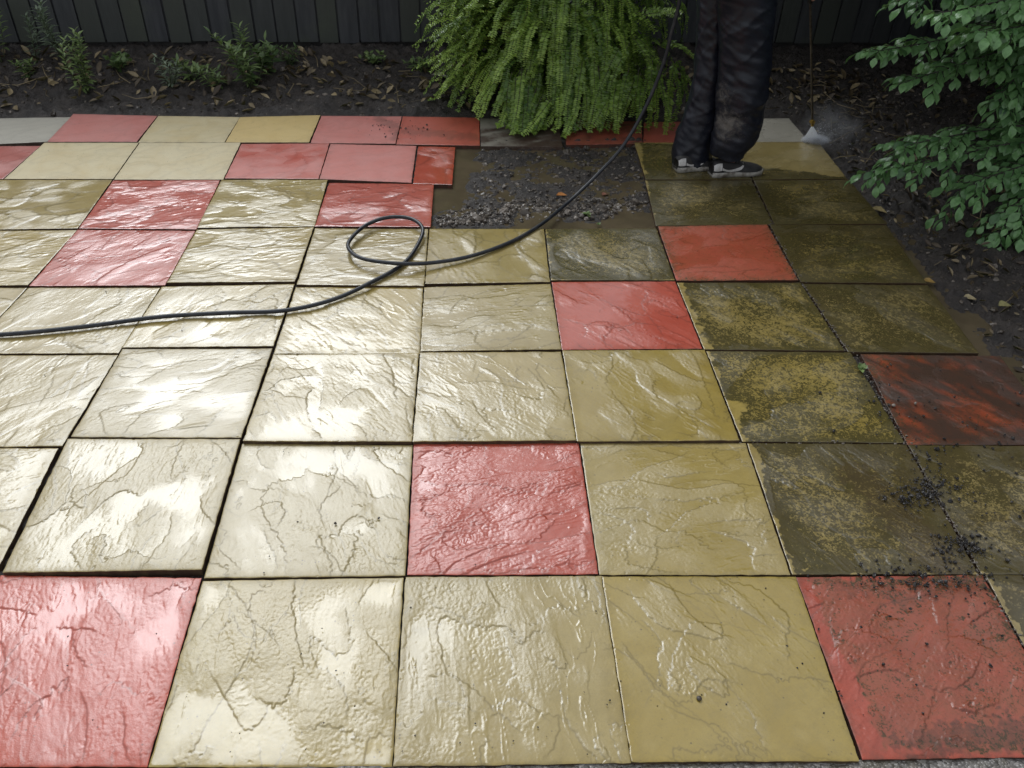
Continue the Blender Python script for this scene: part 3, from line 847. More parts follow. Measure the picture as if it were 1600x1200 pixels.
def fallen_leaf(px, py, L, col, ang, label, z=None):
    p = G(px, py, 0)
    p[2] = soil_h(p[0], p[1])+.010 if z is None else z
    t, u_ = leaf_tpl(.36, .5, -.15)[0], OVAL[1]
    c_, s_ = math.cos(ang), math.sin(ang)
    v = np.stack([t[:, 0]*c_-t[:, 1]*s_, t[:, 0]*s_+t[:, 1]*c_, t[:, 2]], 1)*L
    v2 = v-np.array([0, 0, .0009])
    k = len(v)
    f = np.concatenate([u_, u_[:, ::-1]+k])
    o = mesh_np('fallen_leaf', np.concatenate([v, v2]), f, np.full(len(f), 4), simple_mat('fallen_leaf_'+str(px), col, .45, None, tuple(x*.6 for x in col), 60))
    o.location = p
    tag(o, label, 'leaf')
fallen_leaf(886, 304, .055, (.50, .20, .05), 1.9, 'orange curled leaf lying on the wet gravel under the hose')
fallen_leaf(950, 296, .045, (.28, .12, .08), 2.4, 'dull reddish leaf on the gravel right of the orange one')
fallen_leaf(1389, 324, .075, (.42, .33, .16), 1.2, 'long tan leaf on the soil beside the dark mossy edge slab')
fallen_leaf(1465, 434, .055, (.38, .24, .07), 1.5, 'ochre brown leaf at the slab edge beside the small puddle')
fallen_leaf(1528, 461, .06, (.46, .38, .22), 1.7, 'pale straw coloured leaf on the mud above the large puddle')
fallen_leaf(1578, 478, .065, (.33, .30, .13), 1.9, 'greenish tan leaf on the mud near the right picture edge')
fallen_leaf(700, 128, .10, (.36, .33, .27), 1.6, 'pale grey dead leaf hanging low at the left foot of the bush')

# ------------------------------------------------------------------ fences
def wood_mat():
    t = NT('dark_stained_boards')
    P = t.pos(None, (1, 1, .12))
    c = t.mix(t.ramp(t.noise(26, 6, .65, P), .3, .7), (.031, .033, .038), (.056, .058, .063))
    tint = t.attr('tint')
    c = t.mix(tint, c, (.052, .058, .046))
    c = t.mix(t.math('MULTIPLY', t.ramp(t.noise(3.5, 5, .7, t.pos()), .5, .75), .5), c, (.07, .082, .055))
    b = t.bsdf(Base_Color=c, Roughness=.6, Normal=t.bump(t.noise(60, 6, .7, P), .5, .004))
    t.L(b.outputs[0], t.out.inputs[0])
    return t.m
WOOD = wood_mat()
def fence(origin, direction, length, label, seed, H=1.36):
    r = np.random.default_rng(seed)
    o = np.array(origin, float); d = np.array(direction, float); nrm = np.array([d[1], -d[0]])
    if np.dot(nrm, -o[:2]) < 0: nrm = -nrm
    T = lambda v: np.stack([o[0]+d[0]*v[:, 0]+nrm[0]*v[:, 1], o[1]+d[1]*v[:, 0]+nrm[1]*v[:, 1], v[:, 2]], 1)
    root = empty('timber_fence', (o[0], o[1], 0))
    tag(root, label, 'fence')
    mb = MB(); x = 0.0
    while x < length:
        w_ = .118+r.normal(0, .004)
        th = .016
        lean = r.normal(0, .002)
        z0, z1 = .075+r.normal(0, .004), H+r.normal(0, .004)
        v = np.array([(x, 0, z0), (x+w_, 0, z0), (x+w_+.001, .012, z0), (x, th, z0), (x+lean, 0, z1), (x+w_+lean, 0, z1), (x+w_+.001+lean, .012, z1), (x+lean, th, z1)], float)
        v[:, 1] += r.normal(0, .0015)
        mb.add(T(v), [(0, 3, 2, 1), (4, 5, 6, 7), (0, 1, 5, 4), (1, 2, 6, 5), (2, 3, 7, 6), (3, 0, 4, 7)], tint=r.random()**1.5)
        x += w_+.012+abs(r.normal(0, .003))
    mb.box(0, length, -.012, -.004, .08, H-.02, T)  # added backing sheet, blocks light through the gaps between boards
    mb.a['tint'].append(np.zeros(8))
    mb.build('board_panel', WOOD, root, smooth=False)
    mb = MB(); mb.box(0, length, -.045, -.012, -.08, .10, T)
    mb.build('gravel_board', simple_mat('dark_gravel_board', (.028, .025, .023), .75, (40, .5, .006)), root, smooth=False)
    for zz in (.40, H-.28):
        mb = MB(); mb.box(0, length, -.075, -.02, zz, zz+.08, T)
        mb.build('rail', WOOD, root, smooth=False)
    for k in range(int(length/2.4)+1):
        mb = MB(); mb.box(k*2.4, k*2.4+.09, -.17, -.08, -.08, H+.06, T)
        mb.build('post', WOOD, root, smooth=False)
fence((-5.2, 5.42), (.9988, .0489), 10.6, 'dark stained board fence standing along the back of the garden', 1)
fence((4.35, -.5), (.0, 1.0), 6.3, 'dark board fence running down the right side behind the beech', 2, 1.8)

# ------------------------------------------------------------------ weeds along the fence
WEED = leaf_mat('weed_leaf', (.07, .13, .045), (.30, .40, .14), .40, .3)
WEEDG = leaf_mat('grey_weed_leaf', (.11, .15, .10), (.30, .36, .25), .42, .25)
STEM = simple_mat('weed_stem', (.06, .075, .03), .5)
def weed(px, py, H, spread, nst, label, mat=WEED, leafL=.06, tpl=LANCE, seed=0, dens=34, lean=.12, tint=(.2, 1.0), whorl=False):
    r = np.random.default_rng(seed)
    b = G(px, py, 0); b[2] = soil_h(b[0], b[1])-.01
    root = empty('weed', b); tag(root, label, 'weed', 'weeds along the fence')
    sm, lv = MB(), MB()
    for s_ in range(nst):
        a = r.uniform(0, 6.28); h = H*r.uniform(.65, 1.0) if s_ else H
        off = np.array([math.cos(a), math.sin(a), 0])
        p0 = b+off*r.uniform(0, spread*.25); p3 = p0+off*spread*r.uniform(.3, 1)+np.array([0, 0, h])
        pm = (p0+p3)/2+np.array([*(r.normal(0, .02, 2)), .03])
        pts = spline([p0, pm, p3], 14)
        sm.tube(pts, np.linspace(.003, .0012, 14), 5)
        n = int(.68*dens*h/.4)+4
        tpos = np.linspace(.08, 1.0, n)**(.8 if not whorl else .55)
        ii = tpos*13; i0 = np.clip(ii.astype(int), 0, 12); fr_ = (ii-i0)[:, None]
        pos = pts[i0]*(1-fr_)+pts[i0+1]*fr_
        az = np.arange(n)*2.4+r.uniform(0, 6)
        el = .15+.75*tpos+r.normal(0, .15, n)
        dd = np.stack([np.cos(az)*np.cos(el), np.sin(az)*np.cos(el), np.sin(el)], 1)
        R = frames(dd, np.tile([0, 0, 1.0], (n, 1)))
        sz = 1.1*leafL*(1.1-.55*np.abs(tpos-.35))*r.uniform(.75, 1.15, n)
        v, f = scatter(tpl[0], tpl[1], R, pos, sz)
        lv.add_np(v, f, tint=np.repeat(r.uniform(tint[0], tint[1], n), len(tpl[0])))
    sm.build('stem', STEM, root); lv.build('foliage', mat, root)
weed(113, 112, .37, .10, 4, 'tallest weed at the fence with two rosette tops', WEEDG, .060, LANCE, 1, 46, whorl=True)
weed(60, 104, .27, .06, 3, 'grey green weed just left of the tallest one', WEEDG, .05, LANCE, 12, 40, whorl=True, tint=(0, .5))
weed(135, 144, .33, .09, 6, 'yellowish leafy weed standing right of the tallest one, nearest the slabs', WEED, .050, LANCE, 2, 60, tint=(.4, 1.2))
weed(42, 120, .10, .06, 6, 'low tufty weed at the far left of the bed', WEED, .045, LANCE, 3, 50)
weed(186, 114, .06, .10, 8, 'low dark green broadleaf weed right of the yellowish one', WEED, .04, OVAL, 4, 60, tint=(.0, .5))
weed(266, 138, .17, .10, 7, 'wispy grey weed in the middle of the bed', WEEDG, .045, LANCE, 5, 44)
weed(302, 128, .11, .10, 7, 'small grassy weed between the wispy grey one and the large green clump', WEED, .06, LANCE, 6, 36)
weed(345, 140, .13, .12, 8, 'trailing yellow green weed at the left foot of the large green clump', WEED, .05, LANCE, 7, 40)
weed(398, 140, .31, .16, 9, 'large green clump of weed against the fence boards', WEED, .065, LANCE, 8, 40, tint=(.05, .8))
weed(420, 128, .16, .12, 6, 'broad leaved dark weed merging with the large green clump', WEED, .055, OVAL, 9, 36, tint=(0, .45))
weed(452, 112, .12, .08, 6, 'small fine leaved weed right of the large green clump', WEED, .04, LANCE, 10, 46, tint=(0, .5))
weed(588, 106, .05, .09, 8, 'flat green seedling patch by the gravel board left of the bush', WEED, .035, OVAL, 11, 60)
weed(655, 112, .07, .09, 9, 'grass like weed tuft at the left foot of the bush', WEED, .055, LANCE, 13, 40)
weed(4, 100, .43, .10, 4, 'weed with yellowing top cut by the left picture edge', WEED, .06, LANCE, 14, 44, tint=(.5, 1.2), whorl=True)

def seedling(px, py, s, z, label, seed):
    r = np.random.default_rng(seed)
    b = G(px, py, z); n = 14
    az = r.uniform(0, 6.28, n); el = r.uniform(.15, .9, n)
    dd = np.stack([np.cos(az)*np.cos(el), np.sin(az)*np.cos(el), np.sin(el)], 1)
    v, f = scatter(OVAL[0], OVAL[1], frames(dd, np.tile([0, 0, 1.0], (n, 1))), r.normal(0, s*.15, (n, 3))*[1, 1, .1]+[0, 0, s*.3], s*r.uniform(.5, .9, n))
    o = mesh_np('seedling', v, f, np.full(len(f), 4), WEED, attrs={'tint': np.repeat(r.uniform(.3, 1, n), len(OVAL[0]))})
    o.location = b; tag(o, label, 'seedling')
seedling(917, 338, .030, -.015, 'bright green seedling in the puddle at the edge of the gravel', 1)
seedling(1346, 579, .026, .0, 'little green plant in the joint at the corner of the dark muddy red slab', 2)
seedling(936, 352, .014, -.014, 'tiny green sprig floating at the near edge of the puddle', 3)
seedling(1545, 566, .02, -.02, 'pale sprig caught in the muddy puddle at the right edge', 4)

# ------------------------------------------------------------------ bush with arching shoots of tiny paired leaves
BUSHL = leaf_mat('tiny_bush_leaf', (.045, .13, .025), (.50, .72, .14), .30, .5, .6)
root = empty('bush', (.46, 4.98, 0)); tag(root, 'dense green bush with arching sprays of tiny paired leaves overhanging the slabs', 'bush')
r = np.random.default_rng(21)
sm, lv = MB(), MB()
BC = np.array([.50, 4.96, .45])
LP, LD, LU, LS, LT = [], [], [], [], []
def shoot(p0, d0, L, grav, bright, size=1.0, n=22):
    """one drooping shoot; d0 start direction"""
    p = np.array(p0, float); d = np.array(d0, float); d /= np.linalg.norm(d)
    st = L/n; pts = [p.copy()]
    for i in range(n):
        d = d+np.array([0, 0, -grav])*st*(1+1.2*i/n)+r.normal(0, .035, 3); d /= np.linalg.norm(d)
        p = p+d*st
        if p[2] < .03: p[2] = .03
        pts.append(p.copy())
    pts = np.array(pts)
    sm.tube(pts[::2] if len(pts) > 8 else pts, np.linspace(.0022, .0007, len(pts[::2])), 3, False)
    m = int(L/.0115)
    t = np.linspace(.12, 1, m); ii = t*n; i0 = np.clip(ii.astype(int), 0, n-1); fr_ = (ii-i0)[:, None]
    pos = pts[i0]*(1-fr_)+pts[i0+1]*fr_
    tan = pts[i0+1]-pts[i0]; tan /= np.linalg.norm(tan, axis=1, keepdims=True)+1e-9
    out = pos-BC; out[:, 2] = np.maximum(out[:, 2], .1)+.75; out /= np.linalg.norm(out, axis=1, keepdims=True)
    side = np.cross(tan, out); side /= np.linalg.norm(side, axis=1, keepdims=True)+1e-9
    nn = np.cross(side, tan)
    for sg in (-1, 1):
        dd = side*sg+tan*.30+nn*(.10+r.normal(0, .22, (m, 1)))
        LP.append(pos); LD.append(dd); LU.append(nn+r.normal(0, .25, (m, 3)))
        LS.append(.026*size*(1-.38*t)*r.uniform(.8, 1.2, m))
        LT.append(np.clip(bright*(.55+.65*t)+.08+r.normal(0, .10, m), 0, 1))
for k in range(950):
    az = r.uniform(math.pi*.93, 2.07*math.pi)
    zz = r.uniform(.10, 1.25)
    prof = .42*math.sqrt(max(.03, 1-((zz-.55)/.85)**2))
    rad = prof*r.uniform(.35, .95)
    p0 = np.array([BC[0]+1.30*rad*math.cos(az), BC[1]+.85*rad*math.sin(az), zz])
    if k % 3 == 0:
        az = r.uniform(1.02*math.pi, 1.75*math.pi); zz = r.uniform(.12, .55)
        p0 = np.array([BC[0]+.50*math.cos(az)*r.uniform(.5, 1), BC[1]+.42*math.sin(az)*r.uniform(.5, 1), zz])
    d0 = np.array([math.cos(az), .8*math.sin(az), r.uniform(.15, 1.0)])
    side_light = .5+.5*math.cos(az-math.radians(215))  # light from the front left, put into the leaf tint
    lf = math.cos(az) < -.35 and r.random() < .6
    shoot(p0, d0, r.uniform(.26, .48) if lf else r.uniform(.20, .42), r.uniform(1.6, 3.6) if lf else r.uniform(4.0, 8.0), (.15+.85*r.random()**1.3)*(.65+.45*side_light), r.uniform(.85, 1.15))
# long bright sprays traced along the ones that stand out
for a_, b_, Y0_, Y1_, br in (((760, 20), (658, 60), 4.75, 4.62, .8), ((775, 60), (672, 112), 4.7, 4.55, .75), ((740, 110), (698, 165), 4.65, 4.55, .7), ((800, 70), (735, 185), 4.6, 4.42, .8), ((850, 60), (770, 225), 4.58, 4.36, .95),
                             ((840, 120), (790, 225), 4.5, 4.33, 1.0), ((905, 150), (862, 248), 4.42, 4.22, 1.0), ((885, 190), (864, 225), 4.4, 4.25, .9), ((900, 20), (930, 62), 4.55, 4.45, 1.0), ((980, 10), (1015, 60), 4.55, 4.42, .8), ((830, 15), (812, 90), 4.55, 4.45, .95),
                             ((940, 60), (925, 145), 4.5, 4.36, .5), ((990, 60), (1010, 130), 4.5, 4.36, .45), ((1040, 60), (1076, 118), 4.5, 4.35, .45), ((970, 70), (950, 165), 4.46, 4.3, .4), ((820, 110), (802, 222), 4.45, 4.28, .8), ((905, 100), (884, 212), 4.42, 4.26, .6), ((935, 110), (928, 198), 4.42, 4.3, .5), ((780, 120), (748, 190), 4.5, 4.4, .8), ((980, 105), (972, 188), 4.42, 4.32, .4), ((1020, 90), (1018, 180), 4.42, 4.33, .4), ((1050, 90), (1062, 172), 4.42, 4.33, .35), ((855, 150), (830, 238), 4.36, 4.22, .9), ((960, 140), (948, 200), 4.38, 4.28, .5), ((1000, 20), (1050, 60), 4.5, 4.4, .6), ((720, 5), (668, 30), 4.75, 4.7, .7), ((700, -40), (655, -10), 4.8, 4.7, .6)):
    p0, p1 = V(*a_, Y0_), V(*b_, Y1_)
    L = np.linalg.norm(p1-p0)*1.04
    for q_ in range(3):
        shoot(p0+r.normal(0, .02, 3), (p1-p0)+np.array([0, 0, .12])+r.normal(0, .03, 3), L*r.uniform(.75, 1.05), 1.6, br)
for k in range(34):
    x_ = r.uniform(765, 1045); yb = 214+22*math.exp(-((x_-850)/60)**2)-.10*max(0, x_-900)+r.uniform(-14, 8)
    p0, p1 = V(x_+r.uniform(5, 30), yb-r.uniform(75, 110), 4.42), V(x_, yb, 4.26+r.uniform(-.03, .06))
    shoot(p0, (p1-p0)+np.array([0, 0, .10]), np.linalg.norm(p1-p0)*1.05, 1.8, r.uniform(.2, .75))
LP, LD, LU, LS, LT = map(np.concatenate, (LP, LD, LU, LS, LT))
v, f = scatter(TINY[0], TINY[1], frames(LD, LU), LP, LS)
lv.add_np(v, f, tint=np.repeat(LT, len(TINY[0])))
# inner woody stems
for k in range(26):
    a = r.uniform(0, 6.28); e = BC+np.array([.36*math.cos(a), .3*math.sin(a), r.uniform(.0, .7)])
    b0 = np.array([.46+.06*math.cos(a), 4.98+.05*math.sin(a), -.03])
    sm.tube(spline([b0, (b0+e)/2+r.normal(0, .05, 3), e], 10), np.linspace(.012, .003, 10), 6)
# dense dark inner twigs' leaves
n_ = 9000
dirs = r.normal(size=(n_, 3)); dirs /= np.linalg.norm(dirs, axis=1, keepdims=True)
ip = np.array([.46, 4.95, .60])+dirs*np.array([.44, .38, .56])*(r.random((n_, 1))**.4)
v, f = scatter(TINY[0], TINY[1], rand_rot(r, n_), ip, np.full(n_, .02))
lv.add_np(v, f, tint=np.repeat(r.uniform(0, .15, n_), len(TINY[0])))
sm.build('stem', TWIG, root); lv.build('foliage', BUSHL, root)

# ------------------------------------------------------------------ beech tree on the right
BEECHL = leaf_mat('beech_leaf', (.028, .088, .034), (.22, .42, .16), .28, .36, .6)
troot = empty('beech_tree', (3.35, 4.25, -.03)); tag(troot, 'beech tree at the right with low sprays of pleated glossy leaves over dark soil', 'tree')
r = np.random.default_rng(5)
tr = MB()
tr.tube(spline([(3.35, 4.25, -.06), (3.33, 4.24, .8), (3.30, 4.28, 1.9), (3.2, 4.3, 3.1), (3.1, 4.35, 4.2)], 22), np.linspace(.085, .02, 22), 12)
tr.build('trunk', BARK, troot)
bm_, fl = MB(), MB()
def leaves_along(pts, bright, spacing=.018, L=.058, tip=True):
    pts = np.asarray(pts); seg = np.concatenate([[0], np.cumsum(np.linalg.norm(np.diff(pts, axis=0), axis=1))])
    m = max(3, int(seg[-1]/spacing)); u_ = np.linspace(.08, 1, m)*seg[-1]
    pos = np.stack([np.interp(u_, seg, pts[:, k]) for k in range(3)], 1)
    tan = np.gradient(pos, axis=0); tan /= np.linalg.norm(tan, axis=1, keepdims=True)+1e-9
    side = np.cross(tan, [0, 0, 1.0]); side /= np.linalg.norm(side, axis=1, keepdims=True)+1e-9
    sg = np.where(np.arange(m) % 2, 1, -1)[:, None]
    dd = side*sg*.72+tan*.80+np.array([0, 0, -.28])+r.normal(0, .14, (m, 3))
    if tip: dd[-1] = tan[-1]+[0, 0, -.2]
    up_ = np.array([0, 0, 1.0])+r.normal(0, .22, (m, 3))+side*sg*.2
    S_ = L*r.uniform(.7, 1.12, m)
    v, f = scatter(PLEAT[0], PLEAT[1], frames(dd, up_), pos, S_)
    fl.add_np(v, f, tint=np.repeat(np.clip(bright+r.normal(0, .18, m)+np.where(np.arange(m) > m-3, .25, 0), 0, 1), len(PLEAT[0])))
def pleat_tpl():
    """oval leaf with slanting pleats between the side veins"""
    v, f = [], []
    rows = [(0, .04), (.12, .50), (.25, .80), (.38, .98), (.52, 1.0), (.66, .84), (.80, .54), (.92, .20), (1, .01)]
    for i, (t, w) in enumerate(rows):
        pz = .020*(1 if i % 2 else -1)
        sh = .10*w
        z = -.20*t*t
        ww = w*.31*(1.0 if i % 2 else .95)
        v += [(-ww, t+sh, z+.10*w+pz*.6-.05), (-ww*.5, t+sh*.5, z+.06*w+pz), (0, t, z), (ww*.5, t+sh*.5, z+.06*w+pz), (ww, t+sh, z+.10*w+pz*.6-.05)]
    for i in range(len(rows)-1):
        a = i*5
        for k in range(4): f.append((a+k, a+k+1, a+k+6, a+k+5))
    return np.array(v, float), np.array(f)
PLEAT = pleat_tpl()
BR = [  # photo points with the depth of each bough
 ([(1760, -60), (1600, 22), (1480, 60), (1358, 82)], 3.72, 3.45, .55), ([(1780, 70), (1620, 66), (1510, 98), (1403, 132)], 3.7, 3.42, .6),
 ([(1760, 130), (1640, 96), (1580, 128), (1552, 178)], 3.55, 3.35, .6), ([(1780, -20), (1660, -30), (1560, 2), (1460, 22)], 3.5, 3.25, .75),
 ([(1780, 215), (1620, 196), (1490, 212), (1400, 236), (1354, 284)], 3.6, 3.35, .6), ([(1780, 300), (1650, 255), (1560, 272), (1500, 300), (1472, 346)], 3.4, 3.2, .65),
 ([(1780, 250), (1660, 225), (1570, 226), (1470, 250), (1395, 262)], 3.5, 3.3, .6), ([(1760, 330), (1660, 290), (1600, 318), (1552, 372)], 3.3, 3.1, .7),
 ([(1640, -90), (1540, -50), (1455, -20), (1408, 12)], 3.6, 3.45, .45), ([(1790, 30), (1680, 20), (1600, 40), (1530, 52)], 3.4, 3.22, .8),
 ([(1790, 150), (1690, 130), (1620, 140), (1570, 160)], 3.6, 3.5, .4), ([(1790, 270), (1690, 240), (1620, 250), (1560, 250)], 3.7, 3.6, .35), ([(1790, 100), (1680, 60), (1560, 70), (1460, 100)], 3.85, 3.7, .35),
 ([(1790, 360), (1700, 320), (1640, 330), (1598, 372)], 3.15, 3.05, .7), ([(1790, 200), (1700, 180), (1610, 190), (1540, 205)], 3.8, 3.65, .25), ([(1760, -140), (1650, -110), (1560, -80), (1500, -40)], 3.5, 3.3, .5)]
for pl, Ya, Yb, br in BR:
    pts = spline([V(x, y, Ya+(Yb-Ya)*i/(len(pl)-1)) for i, (x, y) in enumerate(pl)], 26)
    bm_.tube(pts, np.linspace(.007, .0016, 26), 6)
    # carry the bough back to the trunk
    bm_.tube(spline([pts[0], (pts[0]+np.array([3.32, 4.25, pts[0][2]+.1]))/2+[0, 0, .1], (3.32, 4.25, max(.2, pts[0][2]-.1))], 8), np.linspace(.007, .014, 8), 6)
    leaves_along(pts[6:], br+.15)
    for k in range(4, 25):
        tan = pts[min(k+1, 25)]-pts[k-1]; tan /= np.linalg.norm(tan)
        sd = np.cross(tan, [0, 0, 1.0]); sd /= np.linalg.norm(sd)
        for sg in (-1, 1):
            if r.random() < .38: continue
            L = r.uniform(.09, .24)*(1.15-.7*k/25)
            e = pts[k]+(tan*.75+sd*sg*.75+np.array([0, 0, r.normal(-.12, .14)]))*L
            tw = spline([pts[k], (pts[k]+e)/2+[0, 0, .012], e], 7)
            bm_.tube(tw, np.linspace(.0022, .001, 7), 4, False)
            leaves_along(tw, br+.12+r.normal(0, .14))
# the rest of the crown: inner leaves tinted dark for shade and the leaf roof above
def crown(n, cen, rad, bright, size, keep=None, pw=.5):
    dirs = r.normal(size=(n, 3)); dirs /= np.linalg.norm(dirs, axis=1, keepdims=True)
    cl = np.array(cen)+dirs*np.array(rad)*(r.random((n, 1))**pw)
    cl = np.concatenate([cl[i:i+1]+r.normal(0, .07, (7, 3)) for i in range(0, n, 7)])[:n]
    if keep is not None: cl = cl[keep(cl)]
    m = len(cl)
    az = r.uniform(0, 6.28, m)
    dd = np.stack([np.cos(az), np.sin(az), r.normal(-.25, .2, m)], 1)
    v, f = scatter(OVAL[0], OVAL[1], frames(dd, np.array([0, 0, 1.0])+r.normal(0, .3, (m, 3))), cl, size*r.uniform(.7, 1.2, m))
    fl.add_np(v, f, tint=np.repeat(np.clip(bright+r.normal(0, .15, m), 0, 1), len(OVAL[0])))
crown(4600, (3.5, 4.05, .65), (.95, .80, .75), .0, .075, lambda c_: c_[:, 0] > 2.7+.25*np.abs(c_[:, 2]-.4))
crown(34000, (3.25, 5.2, 2.4), (2.1, 1.75, 1.5), .35, .10, lambda c_: c_[:, 2] > np.where(c_[:, 1] > 4.6, .95, np.where(c_[:, 1] > 3.95, 1.25, 2.3)))  # leaf roof out of view, shaped to shade the corner and spare the boughs
for k in range(60):
    a = r.uniform(0, 6.28); e = np.array([2.9+1.9*math.cos(a)*r.uniform(.4, 1), 4.75+1.5*math.sin(a)*r.uniform(.4, 1), r.uniform(1.7, 3.8)])
    b0 = np.array([3.28, 4.28, r.uniform(1.2, 3.2)])
    if e[2] < b0[2]: e[2] = b0[2]+.2
    bm_.tube(spline([b0, (b0+e)/2+r.normal(0, .06, 3), e], 10), np.linspace(.016, .003, 10), 6)
bm_.build('branches', BARK, troot); fl.build('foliage', BEECHL, troot)

# ------------------------------------------------------------------ pressure hose
hp = []
for x, y, z in ((-60, 527, .012), (0, 523, .012), (60, 518, .012), (150, 508, .013), (250, 495, .014), (350, 489, .014), (445, 485, .014), (520, 468, .016), (580, 441, .019), (630, 412, .019), (654, 380, .026), (660, 356, .036), (640, 341, .040),
                (604, 340, .040), (570, 353, .036), (545, 378, .034), (550, 395, .036), (575, 406, .042), (628, 412, .040), (680, 410, .026), (740, 399, .020), (800, 377, .016), (846, 350, .016)):
    hp.append(G(x, y, z))
for x, y, Y in ((890, 314, 3.46), (935, 271, 3.58), (975, 226, 3.64), (1010, 165, 3.66), (1035, 104, 3.66), (1050, 50, 3.65), (1062, 0, 3.64), (1068, -60, 3.62)):
    hp.append(V(x, y, Y))
GUN = np.array([1.44, 3.86, 1.02])
hp += [np.array([1.10, 3.58, 1.10]), np.array([1.22, 3.64, 1.13]), GUN+np.array([-.10, -.06, .03]), GUN+np.array([-.03, -.02, -.02])]
mb = MB(); mb.tube(spline(hp, 420), .0081, 14)
def hose_mat():
    t = NT('black_rubber_hose')
    c = t.mix(t.ramp(t.noise(28, 5, .7, t.pos()), .45, .75), (.013, .015, .021), (.042, .042, .044))
    b = t.bsdf(Base_Color=c, Roughness=.36, Normal=t.bump(t.noise(300, 3, .6, t.pos()), .15, .002))
    t.L(b.outputs[0], t.out.inputs[0]); return t.m
tag(mb.build('hose', hose_mat()), 'black rubber hose looped once on the wet slabs and rising past the bush', 'hose')

# ------------------------------------------------------------------ person washing the patio
def trouser_mat():
    t = NT('navy_waterproof_cloth')
    P = t.pos()
    mud = t.attr('mud')
    c = t.mix(t.ramp(t.noise(12, 4, .6, P), .3, .7), (.007, .008, .015), (.011, .013, .022))
    n1_ = t.noise(34, 8, .78, P, 1.0)
    mm = t.ramp(t.math('ADD', t.math('SUBTRACT', n1_, 1.0), mud), .02, .42)
    c = t.mix(mm, c, (.14, .125, .11))
    sp = t.math('MULTIPLY', t.ramp(t.noise(210, 3, .6, P), .62, .70), mud)
    c = t.mix(t.math('MULTIPLY', sp, .8), c, (.22, .2, .17))
    rr = t.math('ADD', t.math('MULTIPLY', mm, .25), .42)
    b = t.bsdf(Base_Color=c, Roughness=rr, Specular_IOR_Level=.5, Normal=t.bump(t.noise(22, 4, .6, P, .8), .07, .012))
    t.L(b.outputs[0], t.out.inputs[0]); return t.m
NAVY = trouser_mat()
SKIN = simple_mat('skin', (.42, .22, .16), .5, (90, .2, .002), (.36, .17, .12), 30)
person = empty('person', (1.25, 3.90, 0))
tag(person, 'person in muddy navy waterproof trousers and black shoes washing the slabs beside the bush', 'person')

def loft(mb, rows, depth, r, fold=.008, seg=96, nper=12, mudf=None, ky=.85):
    """rows: (py, xL, xR) photo outline on the upright plane y = depth (number or function of z)"""
    R = []
    for py, a_, b_ in rows:
        A_, B_ = V(a_, py, depth), V(b_, py, depth)
        R.append((*((A_+B_)/2), np.linalg.norm(B_-A_)/2))
    R = spline(np.array(R), len(rows)*nper)
    n = len(R)
    ang = np.linspace(0, 2*np.pi, seg, endpoint=False)
    H = abs(R[-1][2]-R[0][2])
    _ra = fnoise(n, seg, H, .5, r, .08, .6, 1.6, 2.8, 1.15); _rb = fnoise(n, seg, H, .5, r, .07, .5, 1.6, 2.6, .80)
    fold_ = (1.1*np.exp(-np.abs(_ra)/.28)+.8*np.exp(-np.abs(_rb)/.22)-.6+.7*fnoise(n, seg, H, .5, r, .04, .4, 1.4, 2.6, 1.15)+.35*fnoise(n, seg, H, .5, r, .02, .12, 1.0, 2.4, -.5))*fold
    rr = R[:, 3][:, None]*np.ones(seg)[None]+fold_*np.minimum(1, .4+np.abs(np.sin(ang))[None])
    X = R[:, 0][:, None]+rr*np.cos(ang)[None]; Yy = R[:, 1][:, None]+rr*np.sin(ang)[None]*ky; Z = R[:, 2][:, None]+0*X
    Z[0] += .008*np.sin(ang*2+1)
    v = np.stack([X, Yy, Z], -1)
    i = np.arange(n-1)[:, None]*seg; j = np.arange(seg)[None]; j2 = (j+1) % seg
    q_ = np.stack([i+j, i+j2, i+seg+j2, i+seg+j], -1).reshape(-1, 4)
    mv = mudf(v.reshape(-1, 3)) if mudf else 0.0
    mb.add_np(v.reshape(-1, 3), q_, mud=mv)
    return v
r = np.random.default_rng(8)
m1, m2, m3 = V(1120, 150, 3.74), V(1135, 195, 3.74), V(1075, 230, 3.95)
def mudf(v):
    o = .22*np.exp(-np.maximum(0, v[:, 2]-.02)/.22)
    for c_, s_, a_ in ((m1, .085, .74), (m2, .10, .80), (m3, .10, .42)):
        o = np.maximum(o, a_*np.exp(-((v-c_)**2).sum(1)/(2*s_*s_)))
    return o
mb = MB()
near_rows = [(243, 1112, 1161), (234, 1111, 1165), (222, 1112, 1177), (200, 1116, 1187), (175, 1118, 1193), (150, 1119, 1198), (125, 1121, 1201), (100, 1122, 1205), (70, 1123, 1208), (40, 1122, 1211), (0, 1120, 1216), (-50, 1114, 1222), (-100, 1106, 1226)]
far_rows = [(259, 1051, 1109), (248, 1050, 1111), (232, 1051, 1113), (212, 1056, 1117), (190, 1065, 1121), (160, 1075, 1126), (130, 1081, 1131), (100, 1085, 1136), (60, 1088, 1142), (0, 1091, 1152), (-50, 1094, 1168), (-100, 1098, 1190)]
loft(mb, near_rows, 3.80, r, .0055, mudf=mudf)
loft(mb, far_rows, 3.91, r, .0055, mudf=mudf)
loft(mb, [(-20, 1095, 1212), (-60, 1093, 1222), (-110, 1095, 1228), (-170, 1104, 1228), (-200, 1110, 1226)], 3.88, r, .006, ky=.80)
mb.build('trousers', NAVY, person)

